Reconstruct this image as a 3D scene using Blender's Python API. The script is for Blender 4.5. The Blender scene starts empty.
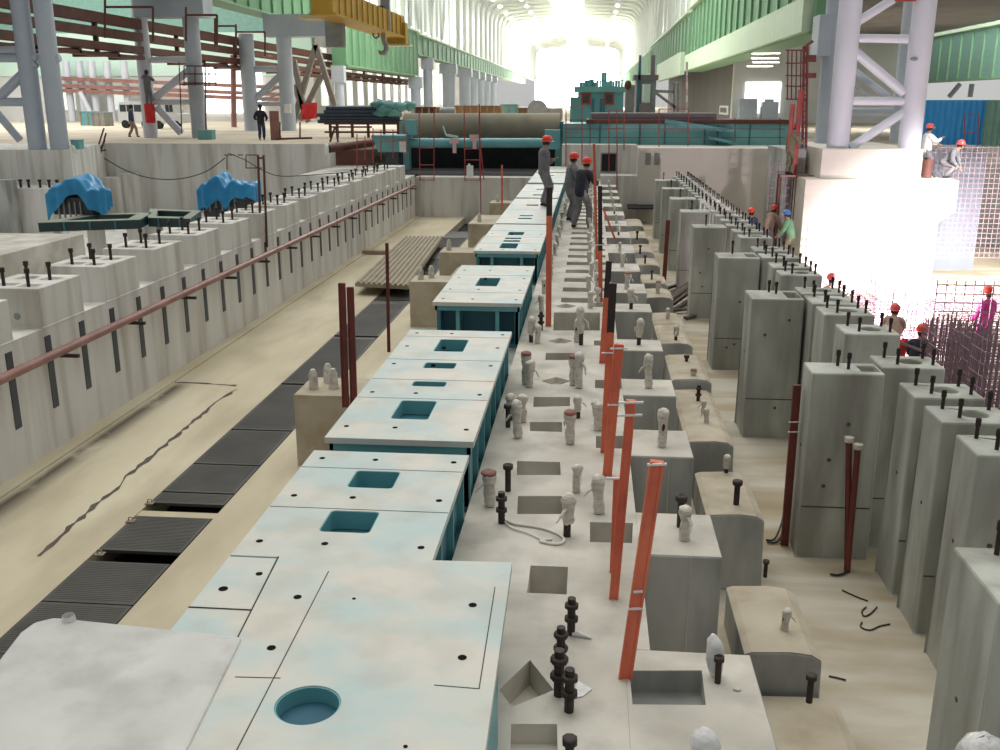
import bpy, bmesh, math, random
from mathutils import Vector, Matrix
from mathutils.geometry import tessellate_polygon
R = random.Random(11)
SC = bpy.context.scene
COL = SC.collection
PI = math.pi
# ---------------------------------------------------------------- camera
CAMZ = 3.1; FPX = 967.0; PITCH = math.radians(15.77); YAW = math.radians(5.23)
cd = bpy.data.cameras.new('camera'); cam = bpy.data.objects.new('camera', cd); COL.objects.link(cam)
cam.location = (0, 0, CAMZ); cam.rotation_euler = (PI/2-PITCH, 0, YAW)
cd.sensor_width = 36; cd.lens = 36*FPX/1000; cd.clip_start = .05; cd.clip_end = 2000
SC.camera = cam
FW = Vector((-math.sin(YAW)*math.cos(PITCH), math.cos(YAW)*math.cos(PITCH), -math.sin(PITCH)))
RT = Vector((math.cos(YAW), math.sin(YAW), 0)); UP = RT.cross(FW)
def ray(x, y): return FW + RT*((x-500)/FPX) + UP*((375-y)/FPX)
def onz(x, y, z):                       # where the sight line through a point of the photo meets the level z
    d = ray(x, y); t = (z-CAMZ)/d.z; return Vector((d.x*t, d.y*t, z))
def ony(x, y, Y):
    d = ray(x, y); t = Y/d.y; return Vector((d.x*t, Y, CAMZ+d.z*t))
def onx(x, y, X):
    d = ray(x, y); t = X/d.x; return Vector((X, d.y*t, CAMZ+d.z*t))
ORD = ['nearest','second','third','fourth','fifth','sixth','seventh','eighth','ninth','tenth','eleventh','twelfth','thirteenth','fourteenth','fifteenth','sixteenth','seventeenth','eighteenth','nineteenth','twentieth','twenty-first','twenty-second','twenty-third','twenty-fourth','twenty-fifth','twenty-sixth','twenty-seventh','twenty-eighth','twenty-ninth','thirtieth','thirty-first','thirty-second','thirty-third','thirty-fourth','thirty-fifth','thirty-sixth','thirty-seventh','thirty-eighth','thirty-ninth','fortieth','forty-first','forty-second','forty-third','forty-fourth','forty-fifth','forty-sixth','forty-seventh','forty-eighth']
def nth(i): return ORD[i] if i < len(ORD) else 'farthest'
# ---------------------------------------------------------------- materials
def nd(nt, t, **k):
    n = nt.nodes.new(t)
    for a, b in k.items(): setattr(n, a, b)
    return n
def mixrgb(nt, fac, a, b, mode='MIX'):
    m = nd(nt, 'ShaderNodeMix', data_type='RGBA', blend_type=mode)
    L = nt.links
    if hasattr(fac, 'links'): L.new(fac, m.inputs[0])
    else: m.inputs[0].default_value = fac
    for i, v in ((6, a), (7, b)):
        if hasattr(v, 'links'): L.new(v, m.inputs[i])
        else: m.inputs[i].default_value = (*v, 1)
    return m.outputs[2]
def noise(nt, pos, scale, stretch=(1,1,1), detail=4, lo=.35, hi=.65):
    L = nt.links
    mp = nd(nt, 'ShaderNodeMapping'); mp.inputs['Scale'].default_value = stretch
    L.new(pos, mp.inputs['Vector'])
    n = nd(nt, 'ShaderNodeTexNoise'); n.inputs['Scale'].default_value = scale; n.inputs['Detail'].default_value = detail
    L.new(mp.outputs[0], n.inputs['Vector'])
    r = nd(nt, 'ShaderNodeMapRange'); r.inputs[1].default_value = lo; r.inputs[2].default_value = hi
    L.new(n.outputs[0], r.inputs[0])
    return r.outputs[0]
def mul(nt, v, k):
    m = nd(nt, 'ShaderNodeMath', operation='MULTIPLY'); m.inputs[1].default_value = k
    nt.links.new(v, m.inputs[0]); return m.outputs[0]
def mat(name, c1, c2=None, rough=.6, metal=0, scale=3, stretch=(1,1,1), lo=.35, hi=.65, c3=None, s3=1, st3=(1,1,1), k3=.5, lo3=.5, hi3=.75, bump=0, bs=20, emis=None, es=0, alpha=1, trans=0, coord='pos'):
    m = bpy.data.materials.new(name); m.use_nodes = True; nt = m.node_tree
    b = nt.nodes['Principled BSDF']; L = nt.links
    b.inputs['Roughness'].default_value = rough; b.inputs['Metallic'].default_value = metal
    if coord == 'pos': pos = nd(nt, 'ShaderNodeNewGeometry').outputs['Position']
    else: pos = nd(nt, 'ShaderNodeTexCoord').outputs['Object']
    if c2 is None: c2 = tuple(x*.82 for x in c1)
    col = mixrgb(nt, noise(nt, pos, scale, stretch, lo=lo, hi=hi), c1, c2)
    if c3: col = mixrgb(nt, mul(nt, noise(nt, pos, s3, st3, lo=lo3, hi=hi3), k3), col, c3)
    L.new(col, b.inputs['Base Color'])
    if bump:
        bp = nd(nt, 'ShaderNodeBump'); bp.inputs['Strength'].default_value = bump; bp.inputs['Distance'].default_value = .02
        L.new(noise(nt, pos, bs, lo=0, hi=1), bp.inputs['Height']); L.new(bp.outputs[0], b.inputs['Normal'])
    if emis: b.inputs['Emission Color'].default_value = (*emis, 1); b.inputs['Emission Strength'].default_value = es
    if alpha < 1: b.inputs['Alpha'].default_value = alpha
    if trans: b.inputs['Transmission Weight'].default_value = trans
    return m
M = {}
M['bed'] = mat('pale_concrete', (.66,.63,.555), (.49,.465,.40), .8, scale=1.3, c3=(.34,.315,.27), s3=2.4, k3=.6, lo3=.46, hi3=.68, bump=.25, bs=9)
M['block'] = mat('block_concrete', (.52,.525,.495), (.35,.355,.33), .8, scale=1.1, stretch=(1,1,.5), lo=.38, hi=.6, c3=(.19,.195,.185), s3=2.4, st3=(1,1,.22), k3=.75, lo3=.44, hi3=.66, bump=.2, bs=12)
M['pillar'] = mat('pillar_concrete', (.54,.555,.495), (.38,.39,.345), .75, scale=1.7, stretch=(1,1,.45), lo=.38, hi=.6, c3=(.24,.225,.19), s3=2.2, st3=(1.3,1.3,.22), k3=.75, lo3=.44, hi3=.66, bump=.15, bs=14)
M['wall'] = mat('streaked_concrete', (.76,.75,.71), (.65,.64,.595), .8, scale=1.5, stretch=(1,1,.12), c3=(.37,.335,.275), s3=2.6, st3=(1,1,.09), k3=.6, lo3=.47, hi3=.67, bump=.15)
M['low'] = mat('dusty_concrete', (.56,.50,.39), (.47,.415,.315), .85, scale=1.6, c3=(.33,.27,.18), s3=2.4, k3=.65, lo3=.44, hi3=.66, bump=.2, bs=10)
M['sand'] = mat('sandy_floor_concrete', (.66,.60,.445), (.55,.48,.335), .85, scale=.9, stretch=(1,.35,1), c3=(.42,.36,.25), s3=1.5, st3=(1,.3,1), k3=.6, lo3=.48, hi3=.7, bump=.12)
nt = M['sand'].node_tree; L = nt.links; b_ = nt.nodes['Principled BSDF']; src = b_.inputs['Base Color'].links[0].from_socket
gp = nd(nt,'ShaderNodeNewGeometry').outputs['Position']; sp = nd(nt,'ShaderNodeSeparateXYZ'); L.new(gp, sp.inputs[0])
def mrange(v, a, b, c, d):
    r = nd(nt,'ShaderNodeMapRange'); r.inputs[1].default_value = a; r.inputs[2].default_value = b; r.inputs[3].default_value = c; r.inputs[4].default_value = d; L.new(v, r.inputs[0]); return r.outputs[0]
def m2(v, w, op='MULTIPLY'):
    r = nd(nt,'ShaderNodeMath', operation=op); L.new(v, r.inputs[0]); L.new(w, r.inputs[1]); return r.outputs[0]
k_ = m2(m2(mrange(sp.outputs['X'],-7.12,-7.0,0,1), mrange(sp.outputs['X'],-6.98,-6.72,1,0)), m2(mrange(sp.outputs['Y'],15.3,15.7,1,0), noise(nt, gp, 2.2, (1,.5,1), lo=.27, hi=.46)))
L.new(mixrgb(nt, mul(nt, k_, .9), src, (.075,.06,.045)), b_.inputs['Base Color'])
M['pit'] = mat('dusty_pit_concrete', (.58,.54,.45), (.42,.355,.24), .85, scale=.9, stretch=(.22,1.5,1), lo=.41, hi=.57, c3=(.32,.25,.15), s3=1.3, st3=(.5,1.2,1), k3=.7, lo3=.48, hi3=.68, bump=.15)
M['hallfloor'] = mat('hall_floor_concrete', (.62,.54,.42), (.5,.43,.33), .8, scale=.3, c3=(.36,.3,.24), s3=.5, k3=.5)
M['pad'] = mat('grey_pad_concrete', (.66,.66,.625), (.54,.54,.515), .8, scale=1.7, c3=(.36,.355,.335), s3=3.1, k3=.6, lo3=.47, hi3=.68, bump=.15, bs=14)
M['white_conc'] = mat('whitish_concrete', (.74,.70,.62), (.62,.58,.51), .8, scale=.5, stretch=(1,1,.5), c3=(.5,.44,.38), s3=.7, st3=(.6,.6,2), k3=.35)
M['tabletop'] = mat('primed_steel_plate', (.66,.63,.555), (.49,.60,.585), .5, scale=1.5, stretch=(1,1.5,1), lo=.40, hi=.62, c3=(.45,.43,.36), s3=3.5, k3=.4, lo3=.46, hi3=.68, bump=.05)
M['seam'] = mat('dark_seam', (.06,.065,.07), (.03,.03,.035), .8)
M['teal'] = mat('teal_paint', (.05,.20,.245), (.035,.145,.185), .45, scale=2.5, stretch=(1,1,.4))
M['teal_light'] = mat('light_teal_paint', (.15,.40,.43), (.11,.33,.36), .4, scale=1.3)
M['teal_bed'] = mat('machine_green_paint', (.19,.45,.44), (.12,.34,.345), .45, scale=.8)
M['hole'] = mat('bolt_hole_black', (.012,.011,.01), (.02,.017,.013), 1)
M['hole'].node_tree.nodes['Principled BSDF'].inputs['Specular IOR Level'].default_value = .05
M['teal_shaded'] = mat('shaded_teal_paint', (.04,.15,.215), (.03,.12,.175), .6)  # port bottom's occlusion is put into this darker teal
M['khaki_cloth'] = mat('khaki_cloth', (.23,.21,.13), (.17,.155,.095), .9, scale=9)
M['grate'] = mat('dark_steel_tread', (.062,.062,.056), (.085,.083,.074), .55, metal=.35, scale=1.4, c3=(.13,.12,.095), s3=1.2, k3=.5)
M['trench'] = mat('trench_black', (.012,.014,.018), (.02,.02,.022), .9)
M['steel_strip'] = mat('grey_steel_strip', (.085,.10,.115), (.06,.07,.085), .5, metal=.3)
M['rail'] = mat('oxide_pink_pipe', (.34,.17,.14), (.25,.115,.095), .4, scale=2)
M['orange'] = mat('orange_red_paint', (.88,.23,.12), (.68,.14,.075), .5, scale=3, stretch=(1,1,.3), c3=(.36,.06,.04), s3=6, k3=.4)
M['darkred'] = mat('dark_red_paint', (.19,.035,.025), (.11,.022,.018), .5, scale=3)
M['blackred'] = mat('blackish_primer', (.05,.027,.025), (.03,.02,.02), .55)
M['ladder'] = mat('red_ladder_paint', (.42,.07,.05), (.3,.045,.04), .5)
M['rust'] = mat('rusty_brown_steel', (.15,.05,.035), (.10,.035,.028), .65, scale=2)
M['rebar'] = mat('dark_bolt_steel', (.055,.038,.032), (.03,.024,.022), .55, metal=.4, scale=15)
M['mesh'] = mat('rebar_steel', (.36,.26,.29), (.26,.18,.21), .6, metal=.2)
M['wrap'] = mat('dusty_plastic_wrap', (.72,.68,.60), (.50,.46,.40), .35, scale=14, coord='obj', c3=(.2,.17,.14), s3=9, k3=.5, lo3=.55, bump=.6, bs=25)
M['bag'] = mat('clear_plastic_bag', (.78,.78,.77), (.62,.61,.6), .25, scale=12, coord='obj', bump=.8, bs=16)
M['nutcap'] = mat('rust_red_cap', (.30,.13,.09), (.2,.08,.06), .6)
M['tarp'] = mat('blue_tarpaulin', (.025,.30,.58), (.02,.22,.47), .35, scale=4, bump=.5, bs=5)
M['motor'] = mat('dark_machine', (.04,.05,.06), (.06,.06,.065), .5)
M['frame_green'] = mat('dark_green_frame', (.02,.055,.055), (.015,.04,.042), .5)
M['frame_top'] = mat('dusty_frame_top', (.33,.36,.28), (.24,.28,.23), .7)
M['girder'] = mat('crane_girder_green', (.145,.31,.165), (.11,.255,.135), .5, scale=.3, stretch=(1,1,.3))
M['girder_rib'] = mat('girder_rib_green', (.20,.38,.22), (.17,.34,.19), .5)
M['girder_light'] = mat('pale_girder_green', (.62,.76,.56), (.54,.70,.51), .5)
M['girder_teal'] = mat('grey_green_sheet', (.22,.40,.33), (.18,.34,.29), .6)
M['column'] = mat('blue_grey_column_paint', (.47,.52,.58), (.41,.46,.525), .45, scale=.6)
M['tower'] = mat('pale_tower_paint', (.66,.68,.74), (.60,.62,.69), .4, scale=.6)
M['yellow'] = mat('crane_yellow', (.55,.33,.03), (.44,.25,.025), .5, scale=.8)
M['yellow_light'] = mat('pale_yellow_flange', (.62,.55,.33), (.54,.47,.28), .5)
M['taupe'] = mat('taupe_paint', (.27,.235,.20), (.22,.19,.16), .6)
M['grey'] = mat('mid_grey_paint', (.30,.31,.31), (.24,.25,.25), .6)
M['dgrey'] = mat('dark_grey_cladding', (.22,.195,.19), (.17,.15,.15), .7, scale=.5, stretch=(1,1,.1))
M['bluegrey'] = mat('blue_grey_formwork', (.26,.29,.36), (.22,.245,.31), .6, scale=.7, stretch=(1,1,.2))
M['bluesheet'] = mat('blue_corrugated_sheet', (.08,.42,.80), (.06,.36,.74), .4, scale=.6, stretch=(1,1,.2))
M['cladding'] = mat('pale_green_cladding', (.62,.80,.68), (.54,.73,.61), .6, scale=.2)
M['pale_wall'] = mat('pale_grey_cladding', (.66,.66,.63), (.56,.56,.53), .7, scale=.2)
M['roof'] = mat('pale_roof_sheet', (.72,.80,.66), (.64,.72,.59), .7, scale=.1)
M['whiteframe'] = mat('white_frame_paint', (.85,.86,.80), (.76,.78,.72), .5, scale=.2)
M['glass'] = mat('bright_window', (.8,.85,.8), (.75,.8,.75), .3, emis=(.93,1,.93), es=.55)
M['skylight'] = mat('skylight_sheet', (.9,.9,.9), (.85,.85,.85), .4, emis=(1,1,.97), es=10)
M['lamp'] = mat('lamp_lens', (.9,.9,.9), (.9,.9,.9), .3, emis=(1,.98,.92), es=8)
M['arc'] = mat('welding_arc_glow', (.9,.9,.9), (.9,.9,.9), .3, emis=(1,.9,1), es=40)
M['glow'] = mat('daylit_hall_end', (.9,.9,.9), (.9,.9,.9), .4, emis=(1,1,.96), es=7)
M['opening'] = mat('daylit_opening', (.9,.9,.9), (.9,.9,.9), .4, emis=(1,.99,1), es=2.2)
M['crate'] = mat('crate_brown', (.33,.19,.09), (.25,.14,.065), .8, scale=.8)
M['roller'] = mat('dusty_roller', (.36,.32,.23), (.25,.23,.17), .8, scale=.6, stretch=(.2,1,1), c3=(.07,.10,.09), s3=.8, k3=.5)
M['pipe_dark'] = mat('navy_pipe_coating', (.05,.075,.115), (.035,.055,.085), .45)
M['van'] = mat('white_car_paint', (.75,.77,.78), (.7,.72,.74), .25)
M['carglass'] = mat('car_glass', (.06,.075,.09), (.05,.06,.07), .15)
M['rubber'] = mat('black_rubber', (.02,.02,.02), (.03,.03,.03), .8)
M['skin'] = mat('skin', (.42,.24,.16), (.38,.21,.14), .55)
M['grey_cloth'] = mat('grey_work_cloth', (.19,.19,.205), (.14,.14,.155), .9, scale=9)
M['trouser_cloth'] = mat('grey_trouser_cloth', (.23,.22,.225), (.17,.165,.17), .9, scale=9)
M['black_cloth'] = mat('black_cloth', (.02,.022,.03), (.03,.03,.04), .9, scale=9)
M['tan_cloth'] = mat('tan_cloth', (.40,.28,.22), (.31,.21,.17), .9, scale=9)
M['green_cloth'] = mat('green_cloth', (.15,.30,.17), (.11,.23,.13), .9, scale=9)
M['pink_cloth'] = mat('magenta_cloth', (.66,.07,.34), (.5,.05,.25), .9, scale=9)
M['navy_cloth'] = mat('navy_cloth', (.05,.07,.13), (.035,.05,.10), .9, scale=9)
M['red_helmet'] = mat('red_helmet_shell', (.80,.055,.02), (.72,.045,.018), .25)
M['pinkred_helmet'] = mat('faded_red_helmet_shell', (.78,.10,.10), (.7,.08,.08), .3)
M['blue_helmet'] = mat('blue_helmet_shell', (.06,.18,.45), (.05,.15,.4), .3)
M['hair'] = mat('black_hair', (.015,.013,.012), (.02,.018,.016), .6)
M['red_cloth'] = mat('red_cloth', (.75,.04,.04), (.6,.03,.03), .8)
M['pinkrag'] = mat('pale_pink_rag', (.75,.5,.5), (.65,.42,.42), .9)
M['white'] = mat('white_paint', (.82,.82,.8), (.75,.75,.73), .5)
M['cable'] = mat('black_cable', (.02,.02,.022), (.03,.03,.03), .6)
M['rope'] = mat('white_cord', (.75,.73,.68), (.65,.62,.56), .8)
M['wood'] = mat('weathered_timber', (.38,.30,.20), (.28,.21,.14), .85, scale=2, stretch=(1,.2,1))
M['sheet'] = mat('dusty_corrugated_sheet', (.36,.31,.22), (.29,.25,.175), .7, scale=2)
M['conduit'] = mat('dirty_stain', (.12,.10,.08), (.09,.075,.06), .9)
# ---------------------------------------------------------------- mesh building
class MB:
    def __init__(s): s.v = []; s.f = []; s.sm = []
    def add(s, vs, fs, smooth=False):
        o = len(s.v); s.v += [Vector(v) for v in vs]
        for f in fs: s.f.append([i+o for i in f]); s.sm.append(smooth)
        return s
    def box(s, x0, x1, y0, y1, z0, z1):
        vs = [(x,y,z) for z in (z0,z1) for y in (y0,y1) for x in (x0,x1)]
        return s.add(vs, [(0,2,3,1),(4,5,7,6),(0,1,5,4),(2,6,7,3),(0,4,6,2),(1,3,7,5)])
    def hexa(s, lo, hi):                 # four points below, four above, same order
        return s.add(list(lo)+list(hi), [(3,2,1,0),(4,5,6,7),(0,1,5,4),(1,2,6,5),(2,3,7,6),(3,0,4,7)])
    def bar(s, a, b, w, h=None, upv=(0,0,1)):
        a = Vector(a); b = Vector(b); h = h or w; d = (b-a).normalized(); u = Vector(upv)
        if abs(d.dot(u)) > .95: u = Vector((0,1,0))
        x = d.cross(u).normalized()*(w/2); y = x.cross(d).normalized()*(h/2)
        return s.hexa([a-x-y, a+x-y, a+x+y, a-x+y], [b-x-y, b+x-y, b+x+y, b-x+y])
    def tube(s, pts, r, n=10, cap=True):
        pts = [Vector(p) for p in pts]; k = len(pts); rs = r if isinstance(r, (list, tuple)) else [r]*k
        vs = []; prev = None
        for i, p in enumerate(pts):
            d = (pts[min(i+1,k-1)]-pts[max(i-1,0)]).normalized()
            if prev is None:
                u = Vector((0,0,1)) if abs(d.z) < .9 else Vector((0,1,0)); x = d.cross(u).normalized()
            else: x = (prev-d*prev.dot(d)).normalized()
            prev = x; y = d.cross(x)
            for j in range(n):
                a = 2*PI*j/n; vs.append(p+(x*math.cos(a)+y*math.sin(a))*rs[i])
        fs = [(i*n+j, i*n+(j+1)%n, (i+1)*n+(j+1)%n, (i+1)*n+j) for i in range(k-1) for j in range(n)]
        s.add(vs, fs, True)
        if cap: s.add(vs[:n], [tuple(range(n))[::-1]]); s.add(vs[-n:], [tuple(range(n))])
        return s
    def cyl(s, x, y, z0, z1, r, n=12, r2=None):
        return s.tube([(x,y,z0),(x,y,z1)], [r, r if r2 is None else r2], n)
    def blob(s, c, r, n=10, m=7, jit=0, rnd=R):
        c = Vector(c); vs = []; fs = []
        if not isinstance(r, (tuple, list)): r = (r,r,r)
        for i in range(m+1):
            t = PI*i/m
            for j in range(n):
                p = 2*PI*j/n; k = 1+rnd.uniform(-jit, jit)
                vs.append(c+Vector((r[0]*math.sin(t)*math.cos(p)*k, r[1]*math.sin(t)*math.sin(p)*k, r[2]*math.cos(t)*k)))
        for i in range(m):
            for j in range(n): fs.append((i*n+j, (i+1)*n+j, (i+1)*n+(j+1)%n, i*n+(j+1)%n))
        return s.add(vs, fs, True)
    def slab(s, outer, holes, z0, z1):   # solid of the outline OUTER from z0 to z1; holes = [(outline, z of its bottom or None: right through)]
        polys = [[Vector((p[0],p[1],0)) for p in outer]]+[[Vector((p[0],p[1],0)) for p in h] for h, _ in holes]
        flat = [p for q in polys for p in q]
        for t in tessellate_polygon(polys):
            a, b, c = (flat[i] for i in t)
            t = t if (b-a).cross(c-a).z > 0 else (t[0],t[2],t[1])
            s.add([(flat[i].x,flat[i].y,z1) for i in t], [(0,1,2)])
        def ring(q, za, zb, inward):
            ar = sum(q[i].x*q[(i+1)%len(q)].y-q[(i+1)%len(q)].x*q[i].y for i in range(len(q)))
            q = list(q) if (ar > 0) != inward else list(q)[::-1]
            for i in range(len(q)):
                a, b = q[i], q[(i+1)%len(q)]
                s.add([(a.x,a.y,za),(b.x,b.y,za),(b.x,b.y,zb),(a.x,a.y,zb)], [(0,1,2,3)])
        ring(polys[0], z0, z1, False)
        pb = [polys[0]]+[q for (h, zb), q in zip(holes, polys[1:]) if zb is None]; fb = [p for q in pb for p in q]
        for t in tessellate_polygon(pb): s.add([(fb[i].x,fb[i].y,z0) for i in t], [(0,1,2)])
        for (h, zb), q in zip(holes, polys[1:]):
            ring(q, z0 if zb is None else zb, z1, True)
            if zb is not None: s.add([(p.x,p.y,zb) for p in q], [tuple(range(len(q)))])
        return s
    def build(s, name, m, parent=None, bevel=0, sub=0):
        off = Vector(parent.matrix_world_loc) if parent is not None and hasattr(parent, 'matrix_world_loc') else (Vector(OFF[parent.name]) if parent is not None else Vector((0,0,0)))
        me = bpy.data.meshes.new(name); me.from_pydata([v-off for v in s.v], [], s.f); me.validate()
        if len(me.polygons) == len(s.sm): me.polygons.foreach_set('use_smooth', s.sm)
        me.materials.append(M[m] if isinstance(m, str) else m)
        o = bpy.data.objects.new(name, me); COL.objects.link(o)
        if bevel:
            bm = bmesh.new(); bm.from_mesh(me); bmesh.ops.remove_doubles(bm, verts=bm.verts, dist=1e-5); bm.to_mesh(me); bm.free()
            b = o.modifiers.new('bevel', 'BEVEL'); b.width = bevel; b.segments = 2; b.limit_method = 'ANGLE'
        if parent is not None: o.parent = parent
        OFF[o.name] = off
        return o
OFF = {}
def rect(x0, x1, y0, y1): return [(x0,y0),(x1,y0),(x1,y1),(x0,y1)]
def rrect(x0, x1, y0, y1, r, n=4):
    out = []
    for cx, cy, a in ((x1-r,y0+r,-90),(x1-r,y1-r,0),(x0+r,y1-r,90),(x0+r,y0+r,180)):
        for i in range(n+1):
            t = math.radians(a+90*i/n); out.append((cx+r*math.cos(t), cy+r*math.sin(t)))
    return out
def circ(x, y, r, n=40, ry=None): return [(x+r*math.cos(2*PI*i/n), y+(ry or r)*math.sin(2*PI*i/n)) for i in range(n)]
def thing(name, label, cat, loc=(0,0,0), group=None):
    o = bpy.data.objects.new(name, None); COL.objects.link(o); o.location = loc; o.empty_display_size = .1
    OFF[o.name] = Vector(loc); tag(o, label, cat, group); return o
def tag(o, label, cat, group=None):
    o['label'] = label; o['category'] = cat
    if group: o['group'] = group
    return o
def struct(o): o['kind'] = 'structure'; return o
def dup(root, loc, label, rotz=0, scale=(1,1,1), group=None):
    r = root.copy(); COL.objects.link(r); r.location = loc; r.rotation_euler = (0,0,rotz); r.scale = scale; r['label'] = label
    if group: r['group'] = group
    for ch in root.children:
        c = ch.copy(); COL.objects.link(c); c.parent = r
        for g in ch.children:
            d = g.copy(); COL.objects.link(d); d.parent = c
    return r
# ================================================================ the pit: floors and walls
PITZ = -1.6; HALL = 1.2; DEEP = -3.0
# central foundation that carries bolts; its blocks on the right are objects of their own
def quadpx(pts, z=0): return [tuple(onz(x, y, z)[:2]) for x, y in pts]
holes = []
def pocket(x0, x1, y0, y1, d): holes.append((rect(x0,x1,y0,y1), -d))
def pocket_px(pts, d): holes.append(([(max(-.89,min(.415,x)), y) for x, y in quadpx(pts)], -d))
pocket(-.30, -.055, 5.52, 5.82, .13)                                    # beside the front table end
a = onz(512,592,0); b = onz(568,567,0)
holes[-1] = (rect(-.345, b.x, a.y, b.y), -.21)
pocket_px([(499,690),(512,707),(554,690),(530,660)], .16)               # turned square
pocket_px([(510,765),(558,765),(557,724),(511,724)], .12)
pocket_px([(517,514),(563,514),(562,496),(518,496)], .26)
pocket_px([(517,475),(561,475),(560,462),(517,461)], .26)
pocket_px([(530,431),(562,432),(562,422),(530,422)], .26)
pocket_px([(533,407),(570,406),(570,397),(534,397)], .26)
pocket_px([(541,381),(556,386),(572,381),(556,377)], .07)
pocket_px([(590,542),(632,543),(633,523),(590,522)], .26)
pocket_px([(596,448),(637,449),(637,436),(596,436)], .26)
pocket_px([(595,388),(629,389),(629,380),(595,380)], .26)
pocket_px([(545,360),(576,360),(576,353),(546,353)], .26)
pocket_px([(548,341),(560,344.5),(574,341),(560,338)], .06)
pocket_px([(594,345.5),(602,345.5),(602,340.5),(594,340.5)], .26)
pocket_px([(553,330.5),(600,330.5),(600,312.5),(554,312.5)], .30)
pocket_px([(555,306),(566,309),(577,306),(566,303.5)], .06)
pocket_px([(587,307),(604,307),(604,303),(588,303)], .06)
yy = 15.3
while yy < 40:
    pocket(-.42, .02, yy, yy+.38, .2); pocket(.12, .36, yy+.1, yy+.40, .18); yy += .93
bedh = MB(); hs_ = sorted(holes, key=lambda h: min(p[1] for p in h[0])); cuts = [1.5]
for a_, b_ in zip(hs_, hs_[1:]):
    e_ = max(max(p[1] for p in h[0]) for h in hs_[:hs_.index(a_)+1]); s_ = min(p[1] for p in b_[0])
    if s_ > e_+.01: cuts.append((s_+e_)/2)
cuts = sorted(cuts+[5.09, 41.5])
for a_, b_ in zip(cuts, cuts[1:]):
    bedh.slab(rect(-.9, .42 if a_ > 5 else .27, a_, b_), [h for h in holes if a_ < h[0][0][1] < b_], PITZ-.4, 0)
struct(bedh.build('floor_bed', 'bed'))
a = onz(559, 327, -.29)
MB().box(a.x-.05, a.x+.1, a.y+.05, a.y+.07, -.29, -.12).build('trim_1', 'hole')['kind'] = 'structure'
struct(MB().box(-2.2, -.9, 1.5, 41.5, PITZ-.4, -.12).build('floor_table_base', 'block'))
struct(MB().box(-7.35, -5.25, 1, 41, PITZ-.3, PITZ).build('floor_sand', 'sand'))
struct(MB().box(-4.30, -2.2, 1, 41, PITZ-.3, PITZ).build('floor_sand_strip', 'sand'))
struct(MB().box(-5.25, -4.30, 1, 41, PITZ-.6, PITZ-.28).build('floor_trench', 'trench'))
struct(MB().box(.42, 3.72, 1, 41, PITZ-.3, PITZ).build('floor_pit', 'pit'))
struct(MB().box(.42, 1.22, 1, 41, PITZ, -1.15).build('floor_ledge', 'low'))
struct(MB().box(3.72, 30, 4, 46, DEEP-.3, DEEP).build('floor_deep', 'pit'))
struct(MB().box(3.70, 3.80, 4, 41, DEEP, PITZ).build('wall_deep', 'block'))
# low curb along the left wall foot and the dark stain lines on the sand floor
struct(MB().box(-7.35, -7.12, 1, 41, PITZ, PITZ+.03).build('baseboard_left', 'sand'))
def stain(pts, w, name):
    mb = MB(); rr = random.Random(5)
    pts = [onz(x, y, PITZ+.004) for x, y in pts]; P = []
    for a, b in zip(pts, pts[1:]):
        k = max(2, int((b-a).length/.12))
        P += [a.lerp(b, i/k)+Vector((rr.uniform(-.018,.018),0,0)) for i in range(k)]
    vs = []
    for i, p in enumerate(P):
        d = (P[min(i+1,len(P)-1)]-P[max(0,i-1)]).normalized(); n = Vector((-d.y,d.x,0))*w*rr.uniform(.15,1)
        vs += [p-n, p+n]
    mb.add(vs, [(2*i,2*i+1,2*i+3,2*i+2) for i in range(len(P)-1)])
    o = mb.build(name, 'conduit'); o['kind'] = 'structure'
stain([(38,556),(60,536),(95,505),(122,485),(126,476),(150,458),(185,428),(215,403),(240,387)], .045, 'trim_2')
stain([(168,382),(200,383),(243,386)], .06, 'trim_3')
# ---------------- trench covers
tc = [(1.5,6.2),(6.2,7.12),(7.13,8.04),(8.06,8.92),(9.19,10.08),(10.48,10.80),(10.84,11.78),(11.82,13.2),(13.25,15.6),(15.7,19.15),(19.3,23.0),(23.1,26.2),(26.4,31),(31.2,36.2)]
for i, (a, b) in enumerate(tc[1:]):
    t = thing('trench_cover', f'dark chequered steel trench cover on the sandy pit floor, {nth(i)} from the camera', 'trench cover', (-4.775,(a+b)/2,PITZ), 'steel covers over the trench')
    MB().box(-5.24, -4.31, a, b, PITZ-.03, PITZ+.006).build('cover_plate', 'grate', t)
    rb = MB(); yy = a+.06
    n_ = 0
    while yy < b-.03 and n_ < 90: rb.box(-5.2, -4.35, yy, yy+.012, PITZ+.006, PITZ+.0085); yy += .036; n_ += 1
    rb.build('tread_ribs', 'grate', t)
for i, (a, b) in enumerate([(10.12,10.27)]):
    tag(MB().box(-5.25, -4.3, a, b, PITZ-.25, PITZ-.01).build('concrete_beam', 'sand'), 'pale beam bridging the open gap between two trench covers', 'beam')
for i,(x,y) in enumerate([(100,555),(131,522),(150,504)]):
    p = onz(x, y, PITZ)
    t = thing('lifting_lug', f'small pale lifting lug at the trench edge, {nth(i)} from the camera', 'lug', p, 'lugs along the trench edge')
    MB().box(p.x-.05,p.x+.05,p.y-.04,p.y+.04,PITZ+.007,PITZ+.02).build('base', 'sheet', t); MB().tube([(p.x-.03,p.y,PITZ+.02),(p.x-.02,p.y,PITZ+.06),(p.x+.02,p.y,PITZ+.06),(p.x+.03,p.y,PITZ+.02)],.008,6).build('ring','sheet',t)
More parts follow.
